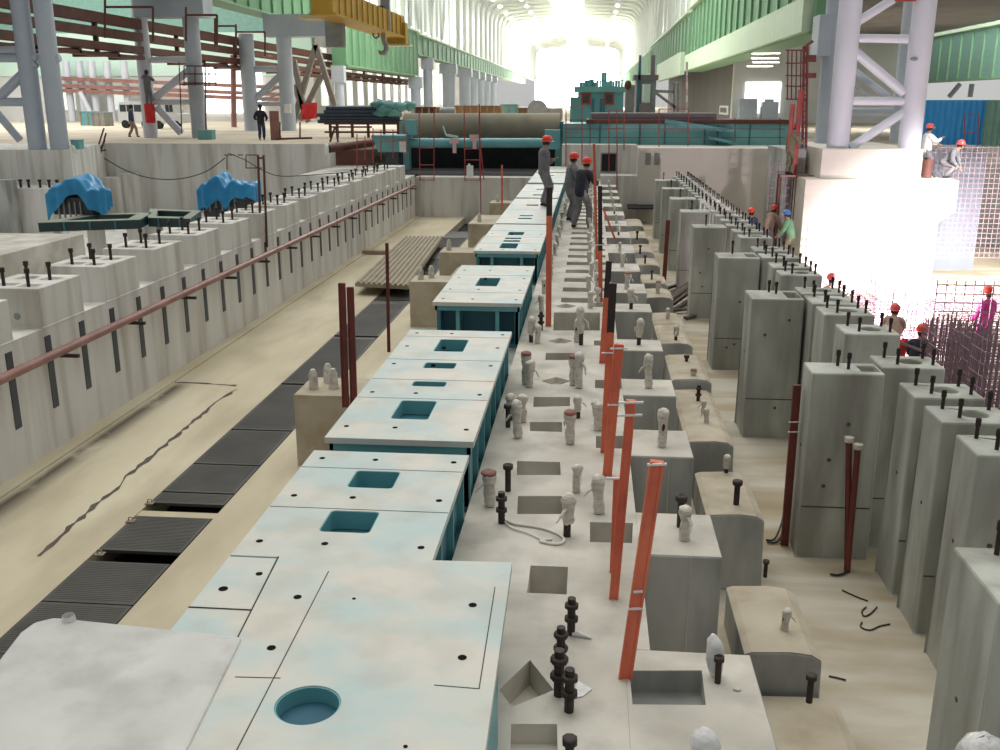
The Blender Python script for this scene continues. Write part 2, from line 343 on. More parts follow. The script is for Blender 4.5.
# ================================================================ steel tables down the middle
TX0, TX1, TZ = -2.08, -.87, .5
def table(y0, y1, seams, windows, bolts, label, front=True, slits=()):
    t = thing('steel_bed_table', label, 'machine bed', ((TX0+TX1)/2, y0, -.12), 'steel bed sections in the middle row')
    hs = [(rrect(TX0+.43, TX0+.76, a, b, .035), None) for a, b in windows]
    pl = MB().slab(rect(TX0, TX1, y0, y1), hs, TZ-.05, TZ).build('top_plate', 'tabletop', t)
    for s_ in seams: MB().box(TX0+.005, TX1-.005, s_-.004, s_+.004, TZ-.02, TZ+.0012).build('seam', 'seam', t)
    for a, b in windows:
        w = MB(); x0, x1 = TX0+.41, TX0+.78
        w.box(x0-.01, x0, a-.02, b+.02, TZ-.30, TZ-.05).box(x1, x1+.01, a-.02, b+.02, TZ-.30, TZ-.05)
        w.box(x0, x1, a-.03, a-.02, TZ-.30, TZ-.05).box(x0, x1, b+.02, b+.03, TZ-.30, TZ-.05).box(x0, x1, a-.02, b+.02, TZ-.145, TZ-.135)
        wb = w.build('window_box', 'teal', t); MB().slab(rrect(TX0+.431,TX0+.759,a+.001,b-.001,.034),[(rrect(TX0+.437,TX0+.753,a+.007,b-.007,.03),None)],TZ-.13,TZ-.003).build('window_liner','teal_light',wb)  # box in darker teal than its liner: shade inside the window painted in
    for yb in bolts:
        for xb in (-1.97, -1.56, -.965): MB().slab(circ(xb, yb, .022, 14), [], TZ-.02, TZ+.002).build('bolt_hole', 'hole', t)
    f = MB(); f.box(TX0+.03, TX1-.03, y0+.03, y0+.06, TZ-.12, TZ-.05).box(TX0+.03, TX0+.06, y0+.03, y1-.03, TZ-.12, TZ-.05).box(TX1-.06, TX1-.03, y0+.03, y1-.03, TZ-.12, TZ-.05).box(TX0+.03, TX1-.03, y1-.06, y1-.03, TZ-.12, TZ-.05)
    f.build('edge_beam', 'teal_light', t)
    MB().slab(rect(TX0+.05, TX1-.08, y0+.34, y1-.1), [(rect(TX0+.08, TX1-.11, y0+.36, y1-.13), None)], -.08, TZ-.06).build('inner_wall', 'teal', t)
    MB().box(TX0+.02, TX1-.02, y0+.02, y1-.02, -.12, -.08).build('sole_plate', 'teal', t)
    for x in (TX0+.05, TX0+.31, TX1-.36, TX1-.10): MB().box(x, x+.05, y0+.05, y0+.32, -.08, TZ-.05).build('leg', 'teal_light' if x in (TX0+.31, TX1-.36) else 'teal', t)
    n = max(2, int((y1-y0)/.55))
    for i in range(n+1):
        yy = y0+.05+(y1-y0-.13)*i/n
        MB().box(TX1-.09, TX1-.035, yy, yy+.025, -.08, TZ-.05).build('side_rib', 'teal_light', t)
    return t
table(5.09, 6.90, [5.815, 6.545], [(5.46,5.79),(6.19,6.51)], [5.29, 6.01, 6.735], 'cream and pale cyan steel bed section with two rounded windows just beyond the front plate')
table(7.20, 11.05, [8.31, 8.93, 9.69, 10.72], [(7.72,8.25),(8.71,8.88),(9.36,9.58),(10.05,10.60)], [7.49, 8.48, 9.5, 10.25, 10.88], 'long cream steel bed section with four windows behind the two-window section')
table(12.70, 15.78, [13.43, 14.85], [(13.93,14.62)], [12.95, 13.65, 14.6, 15.3], 'cream steel bed section with one window and an open teal front bay')
table(17.40, 21.35, [18.4, 19.3, 20.3], [(17.75,18.4),(18.62,18.85),(19.0,19.2),(19.6,20.1)], [17.6, 19.8], 'cream steel bed section beyond the one-window section, teal legs showing at its front')
table(21.55, 27.3, [24.3], [(22.4,22.65),(23.0,23.2),(25.4,25.7)], [], 'cream steel bed section beside the standing man, third from the far end')
table(27.6, 32.2, [29.6], [(28.3,28.6),(30.2,30.5)], [], 'cream steel bed section beyond the standing man, second from the far end')
table(32.9, 37.6, [35.1], [(33.6,33.9),(36,36.3)], [], 'farthest but one of the cream bed sections, nearing the black opening')
table(38.0, 41.4, [39.7], [], [], 'last cream bed section at the foot of the back wall')
# ---- front plate with the round port
t = thing('front_bed_plate', 'large cream and cyan steel plate with a round port at the bottom of the view', 'machine bed', (-1.0,4.2,0))
FL = [(-1.56,2.4),(-.36,2.4),(-.40,5.14),(-1.78,5.09)]
MB().slab(FL, [(circ(-1.2,3.67,.148,48), None)], TZ-.05, TZ+.004).build('top_plate', 'tabletop', t)
hx, hy = -1.2, 3.67
pr = MB(); c0 = circ(hx,hy,.15,48); c1 = circ(hx,hy,.16,48)
pr.slab(c1, [(c0, None)], TZ-.12, TZ-.05); pw = pr.build('port_well', 'teal_light', t); MB().slab(c1, [], TZ-.10, TZ-.08).build('well_bottom', 'teal_shaded', pw); MB().slab(circ(hx,hy,.1475,48),[(circ(hx,hy,.139,48),None)],TZ-.079,TZ-.002).build('port_liner','teal_light',pw)
def seamline(a, b, parent, name='seam'):
    a = Vector((*a, TZ)); b = Vector((*b, TZ)); MB().bar(a+Vector((0,0,.003)), b+Vector((0,0,.003)), .005, .006).build(name, 'seam', parent)
for q0, q1 in (((-1.787,5.09),(-1.56,2.4)),): MB().bar(Vector((*q0,TZ+.001)),Vector((*q1,TZ+.001)),.008,.006).build('edge_seam','seam',t)
seamline((-1.44,4.93),(-1.385,2.4),t); seamline((-1.385,3.86),(-1.60,3.85),t)
seamline((-.47,4.83),(-.45,3.86),t); seamline((-.45,3.86),(-.66,3.87),t)
for x, y in ((-1.53,4.62),(-1.51,4.11),(-.57,4.62),(-.56,4.11)): MB().slab(circ(x,y,.022,14), [], TZ-.02, TZ+.007).build('bolt_hole', 'hole', t)
for x, y in ((-1.22,4.63),(-.71,3.42)): MB().slab(circ(x,y,.010,8), [], TZ-.02, TZ+.007).build('bolt_hole', 'hole', t)
MB().slab([(-1.5,2.4),(-.372,2.4),(-.39,4.15),(-1.6,4.15)], [([(-1.46,2.45),(-.43,2.45),(-.45,4.10),(-1.5,4.10)], None)], 0, TZ-.05).build('base_box', 'teal_light', t)
MB().box(-1.66, -.52, 4.16, 5.02, 0, TZ-.05).build('inner_box', 'teal', t)
# ---- strip left of it
t = thing('side_bed_plate', 'narrow cream plate with bolt hole left of the round port plate', 'machine bed', (-1.9,4.6,-.12))
MB().slab([(-2.08,4.0),(-1.675,4.0),(-1.79,5.07),(-2.08,5.07)], [], TZ-.05, TZ).build('top_plate', 'tabletop', t)
seamline((-2.08,4.465),(-1.735,4.465),t)
MB().slab(circ(-1.97,4.68,.026,14), [], TZ-.02, TZ+.003).build('bolt_hole','hole',t); MB().slab(circ(-1.83,4.87,.020,12), [], TZ-.02, TZ+.003).build('bolt_hole','hole',t)
MB().box(-2.04, -1.72, 4.0, 5.0, -.12, TZ-.05).build('base_box', 'teal', t)
# ---- grey pad in the corner
t = thing('concrete_pad', 'grey concrete pad with a rounded corner at the lower left', 'concrete pad', (-2.2,3.6,PITZ))
P = [(-2.45,2.2),(-1.56,2.2)]+[(-1.61,3.35),(-1.68,4.175)]+[(-2.66,4.27),(-2.74,4.26),(-2.80,4.215),(-2.815,4.12),(-2.78,3.9)]
MB().slab(P, [], PITZ, TZ+.02).build('pad', 'pad', t, bevel=.015)
p = onz(69,620,TZ+.02)
tag(MB().tube([(p.x,p.y,TZ+.02),(p.x,p.y,TZ+.05)],[.035,.03],14,cap=False).build('plastic_ring','bag'), 'small clear plastic ring standing on the edge of the grey pad', 'ring')
# ================================================================ concrete blocks right of the bed
FING = [(3.0,5.09),(6.34,7.08),(8.34,9.09),(10.24,10.9),(12.24,12.86),(14.66,15.29),(16.2,17.06),(18.35,19.3),(20.7,22.0),(23.1,24.2),(25.4,26.5),(27.8,28.9),(30.2,31.2),(32.6,33.6),(35,36),(37.4,38.4)]
for i, (a, b) in enumerate(FING):
    hl = [([(.295,4.54),(.685,4.57),(.70,4.90),(.292,4.86)], -.15)] if i == 0 else []
    o = MB().slab(rect(.42 if i else .27,1.0,a,b), hl, PITZ, 0).build('concrete_block', 'block', bevel=.012)
    tag(o, f'square grey concrete block along the right edge of the bolted bed, {nth(i)} from the camera', 'concrete block', 'upper concrete blocks right of the bed')
    if i in (1,2,3,4): MB().box(.775,.783,a-.003,a+.01,-.9,-.01).build('casting_seam','bed',o)
    cap = MB().slab(rect(.421 if i else .271,.992,a+.008,b-.008), [(h, None) for h, _ in hl], -.004, .002).build('dusty_top', 'bed', o)
def lowy(y): return onz(600, y, -.8).y
LOW = [(2.5,6.38),(6.43,7.45),(8.9,10.05),(11.03,13.2),(13.3,14.7),(15.9,17.4),(lowy(324),lowy(312)),(lowy(297),lowy(288)),(lowy(283),lowy(274)),(lowy(265),lowy(258)),(lowy(252),lowy(244)),(lowy(238),lowy(231)),(lowy(226),lowy(219))]
for i, (a, b) in enumerate(LOW):
    zt = -.68 if i == 4 else (-1.13 if i == 0 else -.8); xo = .14 if i == 0 else 0
    mb = MB(); n = 7; lo = []; hi = []
    prof = [(1.22,zt-.02),(1.27,zt),(1.55+xo,zt+.015),(1.70+xo,zt),(1.78+xo,zt-.05),(1.80+xo,PITZ),(1.22,PITZ)]
    k = len(prof); vs = [(x,a,z) for x, z in prof]+[(x,b,z) for x, z in prof]
    mb.add(vs, [(j,(j+1)%k,k+(j+1)%k,k+j) for j in range(k)][::1]+[tuple(range(k)), tuple(range(k,2*k))[::-1]])
    o = mb.build('low_concrete_block', 'block', bevel=.015)
    bmx = bmesh.new(); bmx.from_mesh(o.data); bmesh.ops.recalc_face_normals(bmx, faces=bmx.faces); bmx.to_mesh(o.data); bmx.free()
    tag(o, f'low dusty round-shouldered concrete block between the bed and the pillars, {nth(i)} from the camera', 'concrete block', 'lower concrete blocks right of the bed')
    cp = MB(); P5 = prof[:5]; cp.add([(x,a+.006,z+.004) for x, z in P5]+[(x,b,z+.004) for x, z in P5], [(j,j+1,5+j+1,5+j) for j in range(4)])
    cp.build('dusty_top', 'low', o)
# ================================================================ pillars
PT = .45
def pillar(x0, x1, y0, y1, label, group, bolts, hole=None, name='concrete_pillar', zb=PITZ):
    hs = [(hole, PT-.12)] if hole else []
    t = thing(name, label, 'concrete pillar', ((x0+x1)/2,(y0+y1)/2,zb), group)
    MB().slab(rect(x0,x1,y0,y1), hs, zb, PT).build('shaft', 'pillar', t, bevel=.02)
    if name == 'concrete_pillar' or y0 < 14:
        MB().box(x0+.01, x1-.01, y0-.003, y0+.01, -1.02, -1.005).build('casting_joint', 'conduit', t)
        for k in range(3):
            hx_, hz_ = x0+(x1-x0)*R.uniform(.25,.75), R.uniform(-1.2,.2); MB().tube([(hx_,y0-.004,hz_),(hx_,y0+.01,hz_)],.022,10).build('tie_hole','conduit',t)
        hy_ = y0+(y1-y0)*.5; MB().tube([(x0-.004,hy_,-.4),(x0+.01,hy_,-.4)],.018,8).build('tie_hole','conduit',t)
    for bx, by, h in bolts:
        b = MB().cyl(bx, by, PT-.02, PT+h, .017, 8).build('anchor_bolt', 'rebar', t)
        MB().cyl(bx, by, PT+h-.06, PT+h, .024, 6).build('nut', 'rebar', b)
ROW1 = [(5.0,5.72),(9.71,10.16),(13.58,14.25),(17.29,17.97),(21.6,22.2),(24.68,25.4),(28.05,28.8),(31.4,32.1),(34.8,35.5)]
for i, (a, b) in enumerate(ROW1):
    x1 = 3.02
    bl = [(2.62,b-.14,.17),(2.70,b-.26,.17)] if i in (1,2) else ([(2.52,b-.10,.22)] if i == 0 else [(2.6,b-.2,.24)])
    pillar(2.3, x1, a, b, f'tall grey concrete pillar of the row facing the pit, {nth(i)} from the camera', 'front row of concrete pillars', bl, rect(2.82,3.0,a+.12,b-.1) if i in (1,2,3) else None)
ROW2 = [(6.0,6.6),(6.75,7.2),(7.4,7.9),(8.21,8.7),(8.94,9.45),(10.0,10.51),(11.52,12.06),(12.6,13.15),(13.3,13.92),(14.02,14.57),(15.58,16.07),(16.3,16.9),(17.36,17.9),(18.2,18.8),(19.99,20.5)]
yy = 20.95
while yy < 37: ROW2.append((yy, yy+.5)); yy += .98
ROW2 = ROW2[2:]
for i, (a, b) in enumerate(ROW2):
    xs = [(3.20,b-.10),(3.26,a+.14),(3.60,b-.10),(3.62,a+.14)]
    pillar(3.07, 3.71, a, b, f'slim grey concrete pillar of the close-set rear row, {nth(i)} from the camera', 'rear row of concrete pillars', [(x,y,.17) for x, y in xs], circ(3.43,(a+b)/2+.02,.12,20,.11) if b-a > .4 else None, 'slim_concrete_pillar')
# ================================================================ left wall with its stepped blocks
WX = -7.35
struct(MB().box(-9.3, WX, 1, 41, PITZ-.2, .137).build('wall_left_pit', 'wall'))
LB = []; yy = 8.56
while yy < 39.5: LB.append(yy); yy += 1.82
for i, a in enumerate(LB):
    b = a+1.12
    if b < 9: continue
    t = thing('stepped_block', f'pale stepped concrete block with bolts on the left wall, {nth(i)} from the camera', 'concrete block', (WX-.6,a+.5,.14), 'stepped blocks along the left wall')
    hs = [(rect(WX-.78,WX-.48,a+.18,a+.42), .64),(rect(WX-.40,WX-.14,a+.14,a+.36), .64),(rect(WX-.78,WX-.5,a+.70,a+.95), .64),(rect(WX-.38,WX-.14,a+.66,a+.92), .64)]
    MB().slab(rect(WX-.95,WX,a,b), hs, .14, .68).build('block', 'wall', t, bevel=.012)
    for bx, by in ((WX-.63,a+.24),(WX-.25,a+.20),(WX-.62,a+.80),(WX-.26,a+.76)):
        if by < 37.5:
            bo = MB().cyl(bx, by, .63, .92, .024, 8).build('anchor_bolt', 'rebar', t); MB().cyl(bx, by, .86, .92, .040, 6).build('nut', 'rebar', bo)
    if i in (2,): MB().blob((WX-.35,a+.0,.30),(.05,.012,.05)).build('pipe_stub','grey',t)
yy = 10.42; i = 0
while yy < 40:
    tag(MB().box(WX, WX+.012, yy-.07, yy+.07, -1.0, .02).build('steel_strip', 'steel_strip'), f'dark vertical steel strip set in the left wall, {nth(i)} from the camera', 'steel strip', 'steel strips in the left wall'); yy += .921; i += 1
t = thing('wall_pipe', 'long pinkish red pipe on brackets along the left pit wall', 'pipe', (WX+.25,20,-.12))
MB().tube([(WX+.25,6,-.16),(WX+.25,39.5,-.16)], .062, 14).build('pipe', 'rail', t)
yy = 10.2
while yy < 39.5:
    MB().box(WX, WX+.42, yy, yy+.05, -.28, -.235).build('bracket', 'blackred', t); yy += 2.05
tag(MB().cyl(WX-.35, 13.955, .3, .32, .01).build('small_bolt','rebar'), 'small bolt', 'bolt') if False else None
# ---------------- terrace on the far left
struct(MB().box(-40, -9.3, 8, 46, -2.4, -2.0).build('floor_terrace', 'wall'))
struct(MB().box(-16, -9.5, 8, 17.5, -2, .7).build('floor_slab', 'bed'))
struct(MB().slab([(-60,38.8),(-21.2,38.8),(-23.0,45.2),(-23.0,60),(-60,60)], [], -2.2, HALL).build('wall_step', 'wall'))
struct(MB().box(-23.0, -12.35, 45.2, 60, -2.2, HALL).build('wall_terrace_back', 'wall'))
a = ony(87,178,44); b = ony(117,178,44); struct(MB().box(a.x,b.x,44,45.2,-2,a.z).build('wall_terrace_ledge', 'wall'))
a = ony(117,174,44.4); b = ony(136,174,44.4); struct(MB().box(a.x,b.x,44.4,45.2,-2,a.z).build('wall_terrace_pilaster', 'wall'))
b = ony(58,188,37); struct(MB().box(-60,b.x,37,38.8,-2,-.2).build('wall_terrace_side', 'wall'))
b = ony(13,176,36.8); struct(MB().box(-60,b.x,36.6,37,-2,.15).build('wall_terrace_step', 'block'))
struct(MB().box(-12.35, -9.3, 41, 60, -2.2, .1).build('floor_recess', 'wall'))
# ================================================================ anchor bolts on the bed
def bolt_dark(tall):
    t = thing('anchor_bolt', 'x', 'anchor bolt', (0,0,0), 'bolts standing in the bed')
    MB().cyl(0,0,0,1,.028,12).build('shaft','rebar',t)
    for z0, z1 in ((.36,.5),(.72,.86)) if tall else ((.80,1.0),): MB().tube([(0,0,z0),(0,0,z0+.02),(0,0,z1-.02),(0,0,z1)],[.034,.048,.048,.034],8).build('nut','rebar',t)
    return t
def bolt_wrapped(seed, lean):
    rr = random.Random(seed)
    t = thing('anchor_bolt', 'x', 'anchor bolt', (0,0,0), 'bolts standing in the bed')
    MB().cyl(0,0,0,.9,.026,10).build('shaft','rebar',t)
    mb = MB(); n = 12; vs = []; zs = [.30,.38,.5,.62,.72,.82,.92,1.0]; rs = [.032,.040,.043,.036,.042,.048,.042,.022]
    if seed % 2: zs = [.02,.15,.35,.55,.72,.84,.94,1.0]; rs = [.036,.038,.04,.036,.044,.05,.044,.02]
    for z, r in zip(zs, rs):
        for j in range(n): a = 2*PI*j/n; k = r*(1+rr.uniform(-.22,.22)); vs.append((k*math.cos(a)+lean*z*.018, k*math.sin(a), z))
    mb.add(vs, [(i*n+j,i*n+(j+1)%n,(i+1)*n+(j+1)%n,(i+1)*n+j) for i in range(len(zs)-1) for j in range(n)]+[tuple(range(len(vs)-n,len(vs)))], True)
    tl = [(.03*rr.choice((-1,1)),0,.75),(.075,.01,.6),(.11,-.01,.42)]
    mb.tube(tl,[.016,.014,.005],6)
    mb.build('plastic_wrap','wrap',t)
    if seed % 3 == 0: MB().blob((lean*.015,0,.95),(.058,.058,.09),10,6,.06,rr).build('top_cap','nutcap',t)
    return t
PROTO = {'d': bolt_dark(True), 'n': bolt_dark(False), 'w1': bolt_wrapped(1, 1), 'w2': bolt_wrapped(2, -1), 'w3': bolt_wrapped(3, .5), 'w5': bolt_wrapped(5, -.5)}
USED = set()
def put(kind, p, h, label, group):
    rz = R.uniform(0, 6.28); k = max(.6, min(1.1, h/.27))
    if kind not in USED:
        USED.add(kind); r = PROTO[kind]; r.location = p; r.rotation_euler = (0,0,rz); r.scale = (k,k,h); r['label'] = label; r['group'] = group; return r
    return dup(PROTO[kind], p, label, rz, (k,k,h), group)
WR = ['w1','w2','w3','w5']
ROWS = {}
def reg(row, kind, x, yb, yt, z=0):
    p = onz(x, yb, z); h = ony(x, yt, p.y).z-z; ROWS.setdefault(row, []).append((p.y, kind, p, h))
for k, x, yb, yt in [('d',571,634,598),('d',560.5,664,627),('d',558.7,695,650),('d',569,711,669),('n',569,775,737),('w3',570,444,411),('w2',578,418,395),('w1',576,492,464),('w2',567,536,494),('w1',577,342,318),('w2',581,345,306),('w3',573,385,355),('w5',579,388,352),('w5',598,430,402),('w1',599,513,475),('w2',597,425,400)]:
    reg('middle', k, x, yb, yt)
for k, x, yb, yt in [('w3',490,506,471),('n',508,491,464),('d',501.5,523,492),('w1',518,438,400),('n',508,427,404),('w2',531,342,316),('d',541,330,312),('w5',537.7,343,325),('w3',525.5,384,352),('w1',529,387,360),('w2',510,420,394),('w5',522,422,394)]:
    reg('table', k, x, yb, yt)
for k, x, yb, yt in [('w1',662,447,409),('n',680,527,495),('w5',684.5,540,506),('w2',638.7,345,318),('w1',648.6,388,354),('w3',627,289,272),('w2',631,309,288),('w5',619.5,252,242),('w1',622,267,253),('n',717.5,683,656)]:
    reg('block', k, x, yb, yt)
for k, x, yb, yt in [('w1',784,632,608),('n',809,702,674),('w2',726,474,454),('n',736,506,480),('w1',706.5,424,408),('w5',703,414.5,400),('d',698,402,385),('w3',692.5,384.5,369),('n',686,370,355),('w2',675.7,341,325),('w5',667.6,319.5,308),('w3',657.6,294,281),('n',651.7,280,270),('n',645,264,255),('n',640,254,245),('n',637,240,231),('n',765,577,560)]:
    reg('low', k, x, yb, yt, -.8)
for k in range(17):
    yy = 14.9+k*1.42
    ROWS.setdefault('middle', []).append((yy, R.choice(WR), Vector((.03+R.uniform(-.03,.03), yy, 0)), .27)); ROWS['middle'].append((yy+.4, R.choice(WR), Vector((.16+R.uniform(-.03,.03), yy+.4, 0)), .25))
    ROWS['table'].append((yy-.3, R.choice(WR), Vector((-.70+R.uniform(-.03,.03), yy-.3, 0)), .26))
for k in range(7):
    yy = 23.6+k*2.3; ROWS['block'].append((yy, R.choice(WR), Vector((.72, yy, 0)), .25))
NM = {'table': 'beside the steel bed sections', 'middle': 'in the middle of the bed', 'block': 'on the upper square blocks', 'low': 'on the low blocks'}
GN = {'table': 'bolts beside the steel beds', 'middle': 'bolts in the middle of the bed', 'block': 'bolts on the upper blocks', 'low': 'bolts on the lower blocks'}
for row, L in ROWS.items():
    L.sort(key=lambda e: e[0])
    for i, (y, k, p, h) in enumerate(L):
        if y > 39.5: continue
        w = 'plastic wrapped anchor bolt' if k[0] == 'w' else 'bare dark anchor bolt with nuts'
        put(k, p, h, f'{w} {NM[row]}, {nth(i)} from camera', GN[row])
# bags, scraps and cords near the camera
def bag(name, label, x, yb, z, w, h, tilt=0):
    p = onz(x, yb, z); rr = random.Random(int(x)); mb = MB(); n = 14; vs = []
    prof = [(0,.55),(.15,.75),(.4,.95),(.65,1.0),(.85,.75),(1.0,.25)]
    for t_, r in prof:
        for j in range(n): a = 2*PI*j/n; k = r*w/2*(1+rr.uniform(-.16,.16)); vs.append(p+Vector((k*math.cos(a)+tilt*t_*h, k*math.sin(a), t_*h)))
    mb.add(vs, [(i*n+j,i*n+(j+1)%n,(i+1)*n+(j+1)%n,(i+1)*n+j) for i in range(len(prof)-1) for j in range(n)]+[tuple(range(len(vs)-n,len(vs)))], True)
    return tag(mb.build(name, 'bag'), label, 'plastic bag')
bag('plastic_bag', 'crumpled clear plastic bag behind the bare bolt on the nearest square block', 716, 676, 0, .10, .26, -.12)
bag('plastic_bag', 'clear plastic bag over a bolt at the bottom edge on the nearest block', 703, 762, 0, .15, .19)
p = ony(985, 739, 4.45); t = thing('capped_pipe', 'pipe end under white plastic at the lower right corner by the nearest pillar', 'pipe', (p.x,4.45,PITZ))
MB().cyl(p.x,4.45,PITZ,p.z-.1,.07,12).build('pipe','darkred',t); MB().blob((p.x,4.45,p.z-.13),(.13,.12,.15),14,8,.08,random.Random(3)).build('plastic_cap','bag',t)
t = thing('scrap_pile', 'pile of dark angle bars on the pit floor before the pillars', 'scrap steel', onz(678,300,PITZ))
for k,(a,b) in enumerate((((668,303),(690,286)),((669,307),(691,291)),((668,297),(689,283)),((672,311),(690,300)),((668,311),(689,309)),((664,289),(690,281)),((685,318),(708,313)))):
    MB().bar(onz(*a,PITZ+.05+.03*(k%3)),onz(*b,PITZ+(.42 if k<3 else .08)),.10,.06).build('angle_bar','rebar' if k%2 else 'conduit',t)
q = onz(640,208,-1.0); tag(MB().hexa([q+Vector(v) for v in ((-.5,-.5,0),(.6,-.5,0),(.6,.5,0),(-.5,.5,0))],[q+Vector(v) for v in ((-.5,-.5,.05),(.6,-.5,.05),(.6,.5,.10),(-.5,.5,.10))]).build('black_sheet','trench'),'black sheet lying at the far end of the low blocks','sheet')
def chunk(x, y, z, s, label, m='bed'):
    p = onz(x, y, z); mb = MB().blob(p+Vector((0,0,s*.2)), (s,s*.75,s*.32), 7, 5, .22, random.Random(int(x)))
    return tag(mb.build('concrete_chunk', m), label, 'rubble')
chunk(510, 689, -.155, .055, 'pale lump of concrete lying in the turned square pocket', 'pad')
chunk(737, 690, .003, .022, 'small grey stone beside the bare bolt on the nearest block', 'pad')
p = [onz(x,y,.012) for x,y in ((572,634),(578,634),(592,638))]
tag(MB().tube(p,[.012,.02,.006],8).build('plastic_strip','bag'), 'white strip of plastic trailing from the nearest bare bolt', 'plastic scrap')
tag(MB().slab(quadpx([(571,700),(583,697),(592,690),(578,682)]), [], .002, .008).build('paper_scrap','bag'), 'white scrap of paper behind the double-nut bolts', 'paper')
def cable(pts, r, name, m, label, cat):
    P = [Vector(q) for q in pts]; C = []
    for i in range(len(P)-1):
        p0, p1, p2, p3 = P[max(i-1,0)], P[i], P[i+1], P[min(i+2,len(P)-1)]
        for k in range(6):
            t = k/6; C.append(.5*((2*p1)+(p2-p0)*t+(2*p0-5*p1+4*p2-p3)*t*t+(3*p1-p0-3*p2+p3)*t**3))
    C.append(P[-1]); return tag(MB().tube(C, r, 6).build(name, m), label, cat)
cable([onz(x,y,.012) for x,y in ((503,519),(515,524),(530,526),(545,529),(560,535),(564,541),(556,544),(540,541),(552,539))], .010, 'cord', 'rope', 'white cord trailing from a dark bolt across the pale bed', 'cord')
cable([onz(x,y,.012) for x,y in ((504,521),(512,528),(530,534),(548,543))], .007, 'cord', 'rope', 'thin second cord lying beside the trailing white cord', 'cord')
for i, (pts, lb) in enumerate([(((866,607),(862,611),(864,616),(870,614),(877,607)),'bent wire hook on the pit floor, upper of two beside the pillars'),(((862,622),(861,627),(870,630),(880,626),(890,624)),'bent wire hook on the pit floor, lower of two beside the pillars'),(((829,676),(838,678),(846,680)),'short dark rod on the pit floor right of the low blocks'),(((842,590),(855,596),(868,601)),'thin straight wire lying on the pit floor by the pillar foot')]):
    cable([onz(x,y,PITZ+.01) for x,y in pts], .007, 'wire_scrap', 'rebar', lb, 'wire')
# ================================================================ leaning posts
def post(top, base, w, label, dark=0, m='orange', z=0, pair=0, rings=(), name='steel_post', lean_y=0, cat='post'):
    b = onz(*base, z); tp = ony(*top, b.y+lean_y); t = thing(name, label, cat, b, None)
    d = (tp-b).length; wd = w
    mid = b.lerp(tp, 1-dark)
    def ch(a, c, mm, nm, off=0):
        o_ = Vector((off,0,0)); a = a+o_; c = c+o_
        mb = MB(); 
        mb.bar(a, c, wd*.9, wd*.5, (0,1,0))
        for s in (-1, 1): mb.bar(a+Vector((s*wd*.40,-wd*.28,0)), c+Vector((s*wd*.40,-wd*.28,0)), wd*.16, wd*.2, (0,1,0))
        return mb.build(nm, mm, t)
    ch(b, mid, m, 'lower_channel')
    if dark: ch(mid, tp, 'blackred', 'upper_channel')
    if pair: ch(b+Vector((0,.01,0)), b.lerp(tp, .97), 'darkred' if pair > 0 else 'blackred', 'second_channel', pair)
    for r_, wide in rings:
        c = b.lerp(tp, r_); MB().tube([(c.x-wide, c.y-wd*.32, c.z),(c.x+wide, c.y-wd*.32, c.z+.006)], .0085, 6).build('tie_band', 'white', t)
    return t
post((549.5,187),(548.5,326),.085,'tall orange post rising in front of the man in grey on the bed',dark=.2)
post((631,400),(613.5,598),.062,'long leaning orange post with white cross ties, second nearest of the posts',rings=((.99,.075),(.93,.075)))
post((617,477),(613,572),.05,'short orange post standing close behind the long leaning one',rings=((.99,.07),))
post((657,461),(625,677),.078,'nearest leaning orange channel post on the bed',dark=0,rings=((.99,.05),(.42,.025),(.34,.04)))
post((609,261),(602,363),.075,'orange post with black upper half, farthest of the clustered three',dark=.35)
post((613,283),(604,452),.07,'orange post with black top third in the middle of the cluster',dark=.28,rings=((.6,.07),))
post((619,344),(607,475),.085,'broad orange post nearest in the cluster of three',rings=((.97,.07),(.55,.05)))
post((594,144),(597,262),.055,'orange post held by the man in the black jacket')
post((600,186),(600.5,302),.07,'black and orange post just in front of the man in black',dark=.55,rings=((.5,.16),))
post((603,208),(615,239),.05,'thin orange rod leaning to the right behind the posts',name='steel_rod')
post((342,283),(346,407),.085,'dark red double channel post left of the long bed section',m='darkred',z=-.5,pair=.10)
post((387,243),(389,352),.05,'slim dark red post beside the corrugated sheets',m='darkred',z=-.6)
post((502,165),(502,210),.07,'short orange post in front of the back pit wall',z=-.6)
post((668,220),(664,281),.11,'dark red post leaning between the low blocks and pillars',m='darkred',z=-1.3)
post((797,385),(784,545),.085,'dark red post leaning on the second pillar with two white bands',m='darkred',z=PITZ,rings=((.78,.06),(.72,.06)))
for (tp, bs, lb) in (((849,440),(847,570),'left one of two crossing dark red pipes with white caps'),((858,447),(847,572),'right one of two crossing dark red pipes with white caps')):
    b = onz(*bs, PITZ); q = ony(*tp, b.y); t = thing('steel_pipe', lb, 'pipe', b, 'two capped pipes by the pillars')
    MB().tube([b,q],.032,10).build('tube','darkred',t); MB().tube([q-Vector((0,0,.02)),q+Vector((0,0,.03))],[.045,.05],8).build('end_cap','wrap',t)
for i,(pts,lb) in enumerate([(((766,540),(775,539),(782,528),(784,515)),'upper dark cable curving at the foot of the banded post'),(((767,542),(778,542),(785,532),(786,520)),'lower dark cable curving at the foot of the banded post'),(((830,574),(838,575),(846,572),(850,565)),'dark cable end at the foot of the capped pipes')]):
    cable([onz(x,y,PITZ+.02)+Vector((0,0,[0,.01,.12,.25][k] if i<2 else 0)) for k,(x,y) in enumerate(pts)], .012, 'cable', 'cable', lb, 'cable')
